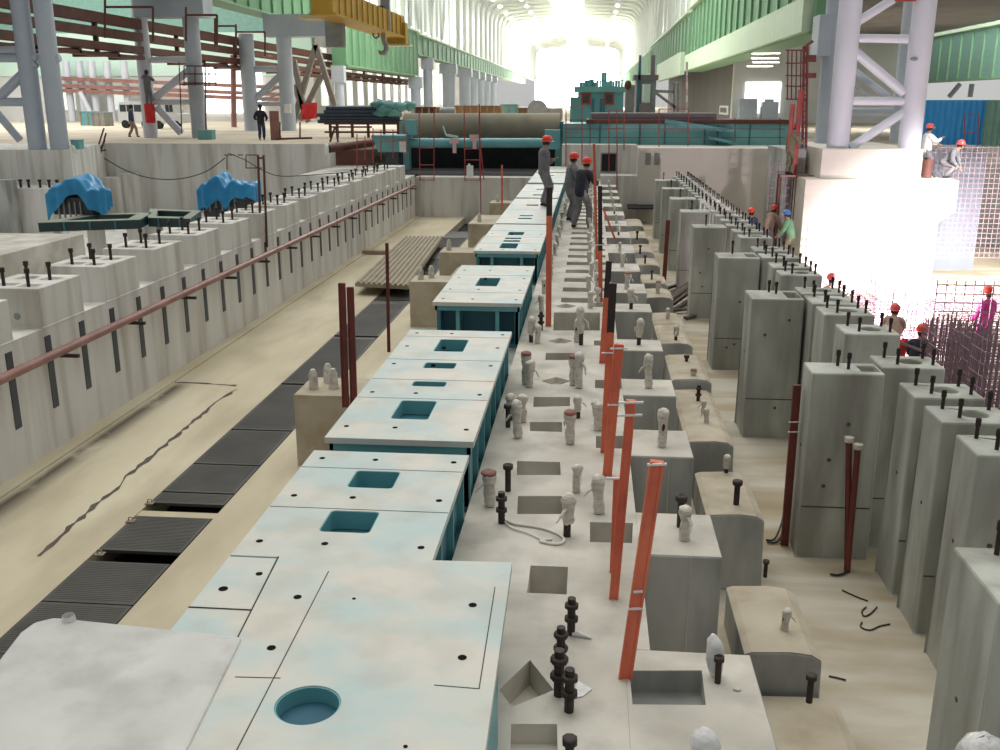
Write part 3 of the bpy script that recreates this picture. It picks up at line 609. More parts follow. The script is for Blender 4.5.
# ================================================================ low pedestals left of the beds, sheet stack
def pedestal(y0, y1, x0, zt, label, caps):
    t = thing('concrete_pedestal', label, 'concrete pedestal', ((x0-2.25)/2, y0, PITZ), 'pedestals left of the steel beds')
    MB().slab(rect(x0,-2.25,y0,y1), [], PITZ, zt).build('block','low',t,bevel=.012)
    for x, y in caps:
        MB().tube([(x,y,zt),(x,y,zt+.06),(x,y,zt+.2),(x,y,zt+.27)],[.07,.065,.06,.03],10).build('wrapped_bolt','wrap',t)
pedestal(11.85,12.7,-3.81,-.6,'concrete pedestal with wrapped bolts beside the long bed section',[(-3.62,12.15),(-3.50,12.45),(-3.36,12.2)])
pedestal(20.2,21.0,-3.8,-.6,'concrete pedestal right of the corrugated sheet stack, front one',[(-3.6,20.5),(-3.4,20.7)])
pedestal(24.4,25.3,-3.8,-.6,'concrete pedestal right of the corrugated sheet stack, rear one',[(-3.6,24.8)])
pedestal(30.4,33.0,-3.8,-.6,'wide concrete pedestal before the far end of the pit',[(-3.5,31)])
pedestal(37,38,-3.8,-.6,'last concrete pedestal near the back pit wall',[(-3.5,37.4)])
for a,b in ((21.0,24.4),(25.3,30.4)):
    struct(MB().box(-3.3,-2.25,a,b,PITZ,-.95).build('floor_sill','low'))
for i,(a,b,c,d) in enumerate([((355,283),(408,286),(443,237),(404,237)),]):
    t = thing('sheet_stack', 'stack of brown corrugated sheets laid across the trench', 'corrugated sheets', onz(398,262,-1.3))
    P = [onz(x,y,-1.3) for x,y in (a,b,c,d)]
    n = 40; vs = []
    for k in range(n+1):
        u = k/n; w_ = .05*(1 if (k//2)%2 else 0)
        for q, e in ((P[0].lerp(P[1],u),0),(P[3].lerp(P[2],u),0)): vs += [q+Vector((0,0,w_)), q+Vector((0,0,-.09))]
    fs = []
    for k in range(n):
        o = 4*k; fs += [(o,o+4,o+6,o+2),(o+1,o+3,o+7,o+5),(o,o+1,o+5,o+4),(o+2,o+6,o+7,o+3)]
    fs += [(0,2,3,1),(4*n,4*n+1,4*n+3,4*n+2)]
    MB().add(vs,fs).build('sheets','sheet',t)
    for s in (.15,.5,.85):
        q0 = P[0].lerp(P[3],s); q1 = P[1].lerp(P[2],s); MB().bar(q0+Vector((.1,0,-.19)), q1+Vector((-.1,0,-.19)), .12, .20).build('timber','wood',t)
q = onz(374,254,PITZ); tag(MB().box(q.x-.35,q.x+.5,q.y-.15,q.y+.15,PITZ,PITZ+.12).build('timber_block','wood'),'pale timber block on the pit floor left of the corrugated sheets','timber')
# ================================================================ far end of the pit
struct(MB().box(-7.35, -2.2, 41, 42, PITZ-.3, .05).build('wall_back_pit', 'wall'))
struct(MB().box(-9.3, -1.2, 47, 47.4, 0, 1.2).build('wall_cavity', 'trench'))  # near-black colour carries the shade inside the opening, on its floor too
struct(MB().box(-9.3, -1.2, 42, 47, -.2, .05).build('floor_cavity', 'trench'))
struct(MB().box(-1.2, 1.9, 41.5, 46, PITZ-.3, 1.38).build('wall_back', 'wall'))
struct(MB().box(.42, 1.9, 40.2, 41.5, PITZ-.3, .22).build('wall_back_ledge', 'wall'))
struct(MB().box(1.9, 7.35, 40, 46, DEEP-.3, 1.33).build('wall_back_right', 'white_conc'))
for x in (645.5, 654.5):
    a = ony(x, 153, 39.99); b = ony(x+5, 165, 39.99); struct(MB().box(a.x, b.x, 39.985, 40, b.z, a.z).build('trim_5', 'grey'))
t = thing('wall_hatch', 'black square hatch in the concrete wall behind the man in black', 'hatch', ony(608,172,41.45))
a = ony(602,154,41.45); b = ony(615.5,171,41.45)
MB().box(a.x,b.x,41.44,41.5,b.z,a.z).build('panel','trench',t); MB().box(a.x-.05,b.x+.05,41.46,41.5,b.z-.05,a.z+.05).build('frame','grey',t)
# teal pipe and big roller over the dark cavity
MBp = thing('feed_pipe', 'long teal pipe spanning the black opening behind the pit', 'pipe', ony(490,143,42.4))
a = ony(408,143,42.4); b = ony(547,143,42.4)
MB().tube([a,b],.205,18).build('pipe','teal_light',MBp); MB().box(b.x-.1,b.x+.55,42.2,42.7,b.z-.25,b.z+.55).build('end_bracket','teal_light',MBp); MB().box(a.x-.3,a.x+.1,42.2,42.7,a.z-.25,a.z+.3).build('end_bracket','teal_light',MBp)
t = thing('steel_roller', 'huge dusty horizontal roller above the teal pipe', 'roller', ony(480,130,45.5))
a = ony(405,128,45.5); b = ony(560,128,45.5)
MB().tube([a,b],.66,28).build('drum','roller',t)
for q in (a,b): MB().box(q.x-.2,q.x+.2,45.2,45.8,.05,q.z+.3).build('bearing_block','teal_bed',t)
t = thing('rag_bracket','pale angled bracket lying on the teal pipe below the roller','bracket',ony(450,136,42.6))
p0,p1,p2 = (ony(x,y,42.5) for x,y in ((443,126),(446,135),(458,137)))
MB().bar(p0,p1,.05).bar(p1,p2,.09).build('arm','cladding',t)
for i,(x,y,l) in enumerate([(454,143,'pale pink rag draped over the teal pipe, left one'),(474,139,'pale pink rag draped over the teal pipe, right one')]):
    q = ony(x,y,42.15); mb = MB(); w_=.18
    for s in (-1,1): mb.box(q.x-w_+(s*.02),q.x+w_+(s*.02),42.14+s*.01,42.16+s*.01,q.z-.02,q.z+.18)
    mb.box(q.x-.06,q.x+.10,42.12,42.15,q.z-.42,q.z); tag(mb.build('rag','pinkrag'),l,'rag','rags on the teal pipe')
q = ony(470,172,41.6); t = thing('oil_can','white canister with cap at the foot of the right red ladder frame','canister',(q.x,41.6,.05))
MB().slab(rrect(q.x-.14,q.x+.14,41.5,41.7,.04),[],.05,.5).build('body','white',t); MB().cyl(q.x-.04,41.6,.5,.58,.05).build('cap','white',t)
# teal machine end at the left of the opening
t = thing('machine_end', 'teal machine block with a flat top left of the black opening', 'machine', ony(392,158,42))
a = ony(374,138,42); b = ony(408,152,42)
MB().hexa([(a.x+.2,41.8,b.z),(b.x-.15,41.8,b.z),(b.x-.15,43,b.z),(a.x+.2,43,b.z)],[(a.x,41.8,a.z),(b.x,41.8,a.z),(b.x,43,a.z),(a.x,43,a.z)]).build('hopper','teal_bed',t)
MB().box(a.x-.05,b.x+.05,41.7,43.1,a.z,a.z+.12).build('top_plate','teal_light',t)
MB().box(a.x+.5,b.x-.4,41.9,43,.1,b.z).build('foot','motor',t); q=ony(410,128,42); MB().box(q.x-.2,q.x+.25,42,42.5,a.z+.12,a.z+.75).build('upright','teal_light',t)
q = ony(403,146,41.7); tag(MB().box(q.x-.14,q.x+.14,41.6,41.7,q.z-.25,q.z+.2).build('cloth_bundle','bag'),'whitish sack hanging on the teal machine end','sack')
# ladders and railings at the far end
def frame(name, label, cat, Y, posts, rungs, m='ladder', r=.022, group=None):
    xs = [p[0] for p in posts]; t = thing(name, label, cat, ony(sum(xs)/len(xs), posts[0][2], Y), group)
    for p in posts:
        x0, ya, yb = p[:3]; x1 = p[3] if len(p) > 3 else x0
        MB().tube([ony(x1,yb,Y),ony(x0,ya,Y)],r,6).build('upright',m,t)
    for x0,x1,y in rungs: MB().tube([ony(x0,y,Y),ony(x1,y,Y)],r*.85,6).build('rung',m,t)
    return t
frame('ladder','red ladder frame left of centre before the black opening','ladder',40.9,[(419,110,181,420),(434,108,181,434)],[(419,434,148),(420,434,165),(420,434,180)])
frame('ladder','red ladder frame right of centre before the black opening','ladder',40.9,[(464,106,181,465),(479,104,181,480)],[(464,480,149),(464,480,160),(465,480,180)])
frame('scaffold_pole','tall red pole standing at the back pit wall left of the beds','pole',40.2,[(479.5,104,216,481)],[])
frame('scaffold_pole','thin raking red pole beside the right ladder frame','pole',40.7,[(480,140,180,484)],[])
frame('safety_railing','red railing in front of the teal machine end','railing',41.3,[(373,128,160),(381,130,160),(393,130,158),(407,132,158)],[(373,407,130),(381,407,141)])
frame('safety_railing','low red railing left of the teal machine end','railing',41.3,[(357,134,172),(365,136,160)],[(357,373,141)])
frame('ladder','red ladder frame right of the standing man, left of two','ladder',41.2,[(566,107,170),(582,107,165)],[(566,582,107),(566,582,132),(566,582,127)])
frame('ladder','red ladder frame above the black hatch','ladder',41.2,[(609,110,172),(624,112,150)],[(609,624,110),(609,624,128)])
frame('scaffold_pole','tall red pole right of the black hatch','pole',40.1,[(617,110,208)],[])
frame('ladder','red tube frame on top of the white back wall','ladder',41.3,[(659,109,150),(688,109,146)],[(659,688,109),(661,688,130)])
frame('safety_railing','dark red railing along the machine green bed','railing',41.8,[(590,118,145),(640,120,145),(735,118,142),(780,118,146)],[(565,785,120),(565,785,129),(565,785,137.5)],'rust',.02)
# ---------------------------------------------------------------- machine green bed and housing on the right
t = thing('machine_bed', 'long green machine bed behind the back wall railing', 'machine bed', (3,44,1.35))
a = ony(563,120,43); b = ony(790,120,43)
MB().box(a.x,b.x,43,46,1.3,a.z-.15).build('bed_body','teal_bed',t); MB().box(a.x+1,b.x,42.9,46,a.z-.15,a.z+.02).build('slideway','rust',t); MB().box(a.x+1.2,b.x-3,43.4,46,a.z+.02,a.z+.28).build('top_rail','dgrey',t)
for x in (600,640,665,705,718,750): 
    q = ony(x,130,42.98); MB().box(q.x-.03,q.x+.03,42.97,43,1.35,a.z-.18).build('stiffener','teal',t)
p0,p1 = ony(665,121,42.8),ony(733,131,42.8); MB().bar(p0,p1,.12,.16).build('cable_tray','teal_light',t)
t = thing('ramp_plate','teal ramp plate lying against the machine bed','plate',ony(722,142,42.2))
MB().hexa([ony(708,139,42.2),ony(732,144,42.2),ony(732,143,42.9),ony(708,138,42.9)],[ony(708,138,42.2)+Vector((0,0,.05)),ony(732,143,42.2)+Vector((0,0,.05)),ony(732,142,42.9)+Vector((0,0,.05)),ony(708,137,42.9)+Vector((0,0,.05))]).build('plate','teal_light',t)
HY = 58
t = thing('machine_cabinet','teal machine cabinet with crowded pipework on its roof','machine',ony(600,112,HY))
a = ony(578,92,HY); b = ony(623,112,HY)
MB().box(a.x,b.x,HY,HY+4,1.2,a.z).build('cabinet','teal_light',t); MB().box(a.x-.2,b.x+.2,HY-.15,HY+4,a.z,a.z+.3).build('cornice','teal_bed',t)
MB().box(ony(570,100,HY).x,a.x,HY+.5,HY+4,1.2,ony(570,97,HY).z).build('side_cabinet','teal_bed',t)
for x in (586,609): 
    q = ony(x,99,HY); f_ = MB().box(q.x-.28,q.x+.28,HY-.06,HY,q.z-.32,q.z+.32).build('window_frame','ladder',t); MB().box(q.x-.18,q.x+.18,HY-.08,HY-.06,q.z-.22,q.z+.22).build('pane','motor',f_)
for x in (593,601,604): 
    q = ony(x,104,HY); MB().box(q.x-.07,q.x+.07,HY-.05,HY,q.z-.5,q.z+.3).build('slot','teal',t)
rr = random.Random(4)
for k in range(16):
    x = 581+k*2.7; q = ony(x,90,HY+rr.uniform(0,2)); h = rr.choice((.25,.4,.35,.8,.3))
    MB().cyl(q.x,q.y,a.z+.3,a.z+.3+h,rr.uniform(.05,.12),8).build('roof_pipe','teal_bed',t)
MB().tube([(a.x,HY+.3,a.z+.62),(b.x,HY+.3,a.z+.62)],.03,6).build('roof_rail','teal',t)
t = thing('machine_column','tall grey glazed machine column beside the teal cabinet','machine',ony(645,113,52))
a = ony(637,80,52); b = ony(655,113,52)
MB().box(a.x,b.x,52,54,1.2,a.z).build('column_body','grey',t); MB().box(a.x-.15,b.x+.1,51.9,54,a.z,a.z+.25).build('cap_beam','dgrey',t)
q = ony(646,90,51.95); MB().tube([(q.x,51.85,1.6),(q.x,51.85,a.z-.2)],.22,12).build('glass_tube','cladding',t); MB().box(a.x+.05,a.x+.18,51.9,52,1.2,a.z+1.2).build('mast','teal',t); MB().box(b.x-.3,b.x-.1,51.9,52.1,a.z+.25,a.z+1.2).build('upper_panel','dgrey',t)
q = ony(645,110,51.8); MB().box(q.x-.3,q.x+.3,51.6,52,1.2,q.z+.35).build('control_box','dgrey',t)
t = thing('machine_column','narrow brownish machine post between cabinet and glazed column','machine',ony(630,113,55))
a = ony(626,85,55); b = ony(634,113,55); MB().box(a.x,b.x,55,56,1.2,a.z).build('post','grey',t); MB().blob((a.x+.1,54.9,a.z),(.2,.2,.25)).build('lamp_head','rust',t); MB().box(a.x,b.x,54.8,55,2.2,2.5).build('collar','crate',t)
# ================================================================ hall floor and clutter
struct(MB().box(-12.35, 10, 47.4, 420, .9, HALL).build('floor_hall', 'hallfloor'))
struct(MB().box(-110, -12.35, 60, 420, .9, HALL).build('floor_hall_left', 'hallfloor'))
struct(MB().box(-110, -60, 30, 60, .9, HALL).build('floor_hall_side', 'hallfloor'))
for k,(x0,x1,y0,y1,Y) in enumerate(((-60,-23.0,45.2,60,0),(-23.0,-12.35,45.2,60,0))):
    struct(MB().box(x0,x1,y0+.02,y1,HALL,HALL+.012).build('floor_topping','hallfloor'))
struct(MB().box(10, 70, 46, 420, .9, HALL).build('floor_hall_right', 'hallfloor'))
def crate(x0,x1,y0,y1,Y,m,name,label,cat='crate'):
    a = ony(x0,y0,Y); b = ony(x1,y1,Y); b.z = HALL; t = thing(name,label,cat,((a.x+b.x)/2,Y,b.z))
    MB().box(a.x,b.x,Y,Y+1.6,b.z,a.z).build('body',m,t)
    n = max(2,int((x1-x0)/6))
    for k in range(n+1):
        xx = a.x+(b.x-a.x)*k/n; MB().box(xx-.05,xx+.05,Y-.05,Y,b.z,a.z).build('batten','wood',t)
    MB().box(a.x-.05,b.x+.05,Y-.06,Y+1.65,a.z,a.z+.06).build('lid',m,t); return t
crate(455,478,106.5,119,70,'crate','wooden_crate','brown wooden crate behind the left red ladder frames')
crate(480,501,106.5,118,72,'crate','wooden_crate','second brown crate, right of the first, behind the roller')
crate(501,517,105,116,75,'teal_bed','steel_box','dark green box right of the brown crates','box')
crate(517,528,108.5,116,76,'crate','wooden_crate','small low orange-brown crate next to the dark green box')
crate(415,436,108,119,60,'rust','scrap_bin','rusty bin left of the brown crates','bin')
q = ony(537,110,74); t = thing('cable_reel','round grey-green cable reel on its side right of the crates','reel',(q.x,74,HALL))
MB().tube([(q.x,74,q.z),(q.x,75.4,q.z)],.55,18).build('drum','teal_bed',t)
for yy in (74,75.4): MB().tube([(q.x,yy-.05,q.z),(q.x,yy+.05,q.z)],.72,20).build('flange','grey',t)
MB().box(q.x-1,q.x+1,73.8,75.6,HALL,q.z-.5).build('cradle','grey',t)
crate(543,562,109,114,78,'grey','low_cart','low grey cart to the left of the teal cabinet','cart')
t = thing('grey_barrel','grey drum lying between rusty bin and brown crate','drum',ony(447,113,62)); q=ony(441,113,62); MB().tube([q,q+Vector((.9,0,0))],.35,14).build('drum','grey',t); MB().box(q.x,q.x+.9,61.7,62.3,HALL,q.z-.3).build('chock','wood',t)
# navy pipes stacked on a rack
t = thing('pipe_rack','rusty red rack under the navy pipe stack','rack',ony(365,135,54))
for x in (330,337,352,368,384,398): p0=ony(x,122,54); MB().box(p0.x-.06,p0.x+.06,53.9,54.1,HALL,p0.z).build('post','rust',t)
a=ony(325,123,54); b=ony(405,123,54); MB().box(a.x,b.x,53.8,54.3,a.z-.08,a.z+.05).build('beam','rust',t); MB().box(a.x,b.x,53.8,53.9,HALL+.25,HALL+.35).build('lower_beam','rust',t)
k=0
for row,(y,xs) in enumerate(((121.5,(318,402)),(118.5,(320,398)),(115,(317,400)),(111.5,(324,392)),(108,(326,396)))):
    a=ony(xs[0],y,54+.0); b=ony(xs[1],y,54)
    t=thing('steel_tube',f'long navy coated pipe in the stack behind the red rack, {["lowest","second from below","middle","second from top","topmost"][row]}','pipe',a,'navy pipes stacked on the rack')
    MB().tube([a,b],.10,12).build('tube','pipe_dark',t)
    MB().tube([a+Vector((.05,.25,0)),b+Vector((.05,.25,0))],.10,12).build('tube','pipe_dark',t)
q=ony(390,106,53.9); mb=MB(); rr=random.Random(8)
for k in range(8): mb.blob(q+Vector((rr.uniform(-1.0,1.0),rr.uniform(-.3,.3),rr.uniform(-.45,.12))),(.45,.4,.24),10,6,.25,rr)
tag(mb.build('tarpaulin','teal_bed'),'crumpled teal netting over the right end of the navy pipes','tarpaulin')
# ================================================================ columns, girders and bracing of the left aisle
def leg(t, x, Y, y0, z1, r, m='column', name='leg'):
    p = ony(x, y0, Y); MB().cyl(p.x, Y, min(p.z,HALL), z1, r, 18).build(name, m, t); return p
def brace(t, a, b, Y, r, m='column', name='brace'): MB().tube([ony(*a,Y),ony(*b,Y)],r,10).build(name,m,t)
t = thing('lattice_column','pair of thick blue-grey tube columns at the upper left','column',ony(48,149,38.85),'hall columns on the left')
leg(t,38,39.3,149,8.7,.37); leg(t,60,39.3,149,8.7,.37); leg(t,-40,39.3,149,8.7,.37)
for a,b,r in (((-40,58),(38,58),.18),((-40,102),(38,102),.18),((-2,98),(36,62),.2),((-10,105),(20,140),.16),((38,62),(60,58),.14),((-10,50),(30,50),.16)): brace(t,a,b,39.3,r)
t = thing('lattice_column','blue-grey braced twin column with a red banner','column',ony(176,136,52.8),'hall columns on the left')
leg(t,151,52.8,136,8.7,.38,'tower'); leg(t,200,52.8,136,8.7,.42)
for a,b,r in (((152,60),(200,59),.17),((152,102),(200,102),.15),((155,98),(193,67),.2),((157,107),(181,133),.2)): brace(t,a,b,52.8,r,'tower')
a=ony(135,17,52.3); b=ony(203,0,52.3); MB().box(a.x,b.x,52.2,53.6,a.z,8.7).build('head_box','column',t)
MB().slab([(ony(148.2,110,52.3).x+dx,52.3+dy) for dx,dy in ((-.27,.12),(-.14,.03),(0,0),(.14,.03),(.27,.12),(.27,.2),(-.27,.2))],[],ony(151,123,52.4).z,ony(151,104,52.4).z).build('red_banner','red_cloth',t)
t = thing('cage_platform','dark brown inspection platform with rails around the braced twin column','platform',ony(208,90,52.4))
for y in (66,74,83): MB().tube([ony(184,y,52.2),ony(216,y,52.2)],.035,6).build('rail','rust',t)
for x in (184,195,209,216): MB().tube([ony(x,66,52.2),ony(x,86,52.2)],.03,6).build('stanchion','rust',t)
a=ony(184,84,52.2); b=ony(203,84,52.2); MB().box(a.x,b.x,51.6,52.2,a.z-.06,a.z).build('deck','rust',t); MB().tube([ony(205,60,52.2),ony(206,134,52.2)],.04,6).build('down_pipe','rust',t); MB().tube([ony(179,62,52.2),ony(182,134,52.2)],.03,6).build('ladder_rail','rust',t)
t = thing('lattice_column','blue-grey twin column with a white notice, beside the navy pipes','column',ony(272,128,67),'hall columns on the left')
leg(t,289,67,130,7.3,.5); leg(t,252,67,130,7.5,.5)
for a,b,r in (((252,69),(282,69),.2),((254,100),(282,74),.22),((254,104),(284,104),.15),((262,96),(284,84),.06),((262,101),(284,92),.06)): brace(t,a,b,67,r)
a=ony(283,104,66); b=ony(290,113,66); MB().box(a.x,b.x,66.2,66.35,b.z,a.z).build('notice','white',t); a=ony(262,17,66.5); MB().box(a.x,ony(340,20,66.5).x,66.6,68,7.3,8.7).build('head_box','column',t)
t = thing('a_frame_brace','grey-brown A-shaped bracing between the left columns','bracing',ony(316,110,70),None)
for a,b in (((316,45),(293,124)),((316,45),(335,106)),((294,85),(309,122)),((294,60),(304,110)),((322,75),(300,120))): MB().bar(ony(*a,70+a[0]%7*.13),ony(*b,70+a[0]%7*.13),.36,.36).build('strut','taupe',t)
for x,Y,h,k in ((340,86,6.1,'behind the navy pipes at the deep girder foot'),(416,125,6.1,'at the far end of the deep green girder'),(428.5,134,8.7,'just past the deep green girder'),(449,155,8.7,'second past the deep green girder'),(465,176,8.7,'third past the deep green girder'),(473,190,8.7,'fourth past the deep green girder'),(479.5,204,8.7,'fifth past the deep green girder'),(486,218,8.7,'sixth past the deep green girder'),(492,234,8.7,'seventh past the deep green girder')):
    t = thing('hall_column',f'blue-grey hall column {k}','column',ony(x,104,Y),'hall columns on the left'); p=ony(x,104,Y)
    r = .42 if Y<100 else (.62 if Y<140 else 1.0); MB().cyl(p.x,Y,HALL,h,r,14).build('shaft','column',t); MB().box(p.x-r*1.3,p.x+r*1.3,Y-r,Y+r,h-1.4,h).build('head','column',t)
def girder(name, label, X, y0, y1, z0, z1, step, sgn, m='girder', low=None):
    t = thing(name, label, 'crane girder', (X,(y0+y1)/2,z0), 'crane girders')
    MB().box(X-.15 if sgn>0 else X-.6, X+.6 if sgn<0 else X+.15, y0, y1, z0, z1).build('web', m, t) if False else MB().box(min(X,X-sgn*1.2),max(X,X-sgn*1.2),y0,y1,z0,z1).build('web',m,t)
    n = min(90,int((y1-y0)/step))
    for k in range(n+1):
        yy = y0+(y1-y0)*k/n; MB().box(min(X,X+sgn*.14),max(X,X+sgn*.14),yy-.06,yy+.06,z0,z1-.2).build('stiffener','girder_rib',t)
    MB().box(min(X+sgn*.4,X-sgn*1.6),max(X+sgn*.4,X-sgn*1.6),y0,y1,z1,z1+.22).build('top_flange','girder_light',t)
    MB().box(min(X+sgn*.25,X-sgn*1.4),max(X+sgn*.25,X-sgn*1.4),y0,y1,z0-.12,z0).build('bottom_flange','girder_rib',t)
    if low: MB().box(min(X+sgn*.05,X+sgn*.55),max(X+sgn*.05,X+sgn*.55),y0+.2,y1-.2,z0-.02,low).build('lit_skirt','girder_light',t)  # skirt's paler green stands for daylight falling on it
    return t
girder('crane_girder','green crane girder above the upper left columns',-22,40,88,8.9,12.3,2.4,1)
girder('crane_girder','deep green crane girder with ribs behind the hook',-22,89,126,6.3,11.4,2.6,1)
girder('crane_girder','receding pale green crane girder on the left towards the glow',-22,126.2,330,8.9,11.2,4.2,1)
girder('crane_girder','ribbed green crane girder at the upper right with a lit lower skirt',10,47.7,107,6.2,12.2,3.0,-1,low=7.7)
girder('crane_girder','second green crane girder on the right, past the dark joint',10,108,178,7.4,12.0,4,-1)
girder('crane_girder','last green crane girder on the right, fading into the glow',10,178.5,330,8,11.6,5,-1)
t = thing('girder_panel','pale lit panel hung under the second right girder','panel',(9.9,130,6)); MB().box(9.2,9.7,109,150,5.9,8.2).build('panel','girder_light',t); MB().box(9.1,9.2,148,150,5.9,8.2).build('end_plate','girder_rib',t)
t = thing('striped_pole','slim pale and red pole under the joint of the right girders','pole',ony(686,122,60)); p0=ony(686.5,122,60); p1=ony(687,62,60)
for k in range(9): MB().tube([p0.lerp(p1,k/9),p0.lerp(p1,(k+1)/9)],.055,8).build('band','white' if k%2 else 'pinkrag',t)
# rusty pipe bridge of the left aisle
t = thing('pipe_bridge','long rusty red pipe bridge running through the left aisle','pipe bridge',(-24,85,5.5))
for z,h in ((7.05,.5),(6.4,.42),(5.75,.36),(5.35,.18)): MB().box(-24.3,-23.9,36,135,z-h/2,z+h/2).build('beam','rust',t)
for z,h in ((6.7,.3),(5.9,.3)): MB().box(-26.3,-25.9,36,135,z-h/2,z+h/2).build('beam','rust',t)
for k in range(26): MB().box(-26.3,-23.9,38+k*3.8,38.25+k*3.8,5.3,5.55).build('cross_beam','rust',t)
for k in range(10): MB().box(-24.2,-24.0,38+k*9.6,38.2+k*9.6,5.3,7.3).build('hanger','rust',t)
for i,(xa,xb,y0,y1) in enumerate([(105,153,7,42),(186,217,15,45),(215,236,26,50),(236,265,32,56)]):
    t = thing('bridge_handrail',f'brown handrail loop on the pipe bridge, {["first","second","third","fourth"][i]} from the left','railing',ony((xa+xb)/2,y1,46+i*5),'handrails on the pipe bridge')
    Y=46+i*5; MB().tube([ony(xa,y0-8,Y),ony(xa,y1-4,Y)],.06,6).build('post','rust',t); MB().tube([ony(xb,y0,Y),ony(xb,y1,Y)],.06,6).build('post','rust',t); MB().tube([ony(xa,y0,Y),ony(xb,y0,Y)],.06,6).build('rail','rust',t)
t = thing('red_post','red steel post right of the braced twin column','post',ony(232,127,75)); MB().tube([ony(234,127,75),ony(233,55,75)],.22,8).build('post','rail',t)
t = thing('red_post','bent red steel post left of the man in black','post',ony(248,127,74)); MB().tube([ony(248,127,74),ony(248,72,74),ony(240,55,74)],.24,8).build('post','rail',t)
# yellow crane arm with hook
t = thing('overhead_crane','yellow crane arm with grey hook hanging before the deep girder','crane',ony(355,20,52))
def hx4(a,b,w,h,Ya,Yb):
    p=ony(*a,Ya); q=ony(*b,Yb); return MB().bar(p,q,w,h)
p=ony(322,0,46); q=ony(396,27,58)
MB().bar(p,q,1.0,1.1).build('arm','yellow',t); MB().bar(p+Vector((0,-.1,-.6)),q+Vector((0,-.1,-.6)),1.3,.10).build('bottom_flange','yellow',t)
for k in range(1,14): c=p.lerp(q,k/14); MB().box(c.x+.48,c.x+.56,c.y-.05,c.y+.05,c.z-.52,c.z+.5).build('stiffener','yellow',t)
c=q; MB().box(c.x-.45,c.x+.65,c.y-.6,c.y+.2,c.z-1.0,c.z+.2).build('end_block','yellow',t); MB().box(c.x-.7,c.x+.9,c.y-.7,c.y+.3,c.z-1.05,c.z-.95).build('end_flange','yellow_light',t)
a=ony(322,14,48); MB().box(a.x-.35,a.x+.9,47.4,48.6,a.z-.1,a.z+1).build('carriage','yellow',t); MB().box(a.x-1.0,a.x+1,47.3,48.7,a.z-.25,a.z-.1).build('carriage_flange','yellow_light',t); a2=ony(337,32,49.5); MB().box(a2.x-.55,a2.x+.3,49.3,50,a2.z-.7,a2.z+.7).build('buffer_box','grey',t)
a=ony(385,0,55); b=ony(384,31,55); MB().box(a.x-.22,a.x+.25,54.8,55.2,b.z,a.z+1).build('hoist_post','grey',t); a=ony(381,12,54.6); MB().box(a.x-.2,a.x+.2,54.3,54.7,a.z-.2,a.z+.3).build('hoist_box','motor',t)
h=ony(383,34,54.5); hk=[h+Vector(v) for v in ((0,0,.2),(0,0,-.15),(.02,0,-.35),(.14,0,-.55),(.16,0,-.78),(.02,0,-.98),(-.18,0,-.98),(-.27,0,-.84))]
MB().tube(hk,[.13,.12,.12,.14,.15,.14,.11,.05],10).build('hook','grey',t); g=ony(376,35,54.5); MB().tube([g+Vector((.16*math.cos(v*.7),0,.16*math.sin(v*.7))) for v in range(10)],.05,6).build('ring','dgrey',t)
# ================================================================ right side: braced tower, plinths, caged ladder
TY=34
t = thing('braced_tower','tall white tube tower with diagonal bracing on the right plinth','column',ony(872,147,TY))
for x,yy,r,m in ((837.5,TY,.36,'tower'),(909,TY,.36,'tower')): p=ony(x,147,yy); MB().cyl(p.x,yy,1.62,15,r,24).build('leg',m,t)
for x,yy,r,m in ((823,38,.3,'column'),(897,39,.28,'column')): p=ony(x,140,yy); MB().cyl(p.x,yy,1.62,15,r,18).build('rear_leg',m,t)
for a,b,r in (((846,38),(908,39),.135),((846,101),(904,101),.14),((848,28),(898,-4),.14),((848,46),(904,93),.15),((850,148),(904,112),.14)): MB().tube([ony(*a,TY),ony(*b,TY)],r,14).build('brace','tower',t)
for a,b,r in (((848,66),(888,97),.13),((830,112),(892,112),.16),((835,70),(870,98),.05)): MB().tube([ony(*a,38.5),ony(*b,38.5)],r,12).build('rear_brace','column',t)
a=ony(815,56,37.6); b=ony(832,15,37.6); MB().box(a.x,b.x,37.3,38.4,a.z,b.z).build('column_head','column',t)
q=ony(914,59,TY-.34); MB().blob(q,(.13,.05,.06)).build('bracket_plate','grey',t)
q=ony(913,1,TY-.3); MB().box(q.x-.5,q.x+.1,TY-.3,TY-.1,q.z,q.z+.2).build('red_clamp','ladder',t)
t = thing('concrete_plinth','white concrete plinth carrying the braced tower','plinth',ony(872,177,33.4))
a=ony(820,177,33.4); b=ony(924,147,33.4); MB().box(a.x,b.x,33.4,39,.66,1.62).build('plinth','white_conc',t,bevel=.02)
t = thing('corbelled_block','big sunlit concrete block with a corbel under the tower plinth','concrete block',ony(880,250,33))
A=[ony(x,y,33) for x,y in ((806,178),(959,181),(957,212),(938,222))]; zb=DEEP
prof=[(A[0].x,zb),(A[0].x,.655),(A[1].x,.655),(A[1].x,A[2].z),(A[3].x,A[3].z),(A[3].x,zb)]; k=len(prof)
mb=MB(); vs=[(x,33,z) for x,z in prof]+[(x,38.5,z) for x,z in prof]; mb.add(vs,[(j,k+j,k+(j+1)%k,(j+1)%k) for j in range(k)]+[tuple(range(k))[::-1],tuple(range(k,2*k))]); o=mb.build('block','white_conc',t)
bmx=bmesh.new(); bmx.from_mesh(o.data); bmesh.ops.recalc_face_normals(bmx,faces=bmx.faces); bmx.to_mesh(o.data); bmx.free()
t = thing('concrete_plinth','grey concrete plinth behind the caged ladder, left of the white one','plinth',ony(802,178,36)); a=ony(787,150,35.2); b=ony(804,178,35.2); MB().box(a.x,b.x,35.2,39,DEEP,a.z).build('plinth','block',t); c=ony(798,152,36); MB().cyl(c.x,36,a.z,a.z+.6,.22,12).build('stub_column','column',t)
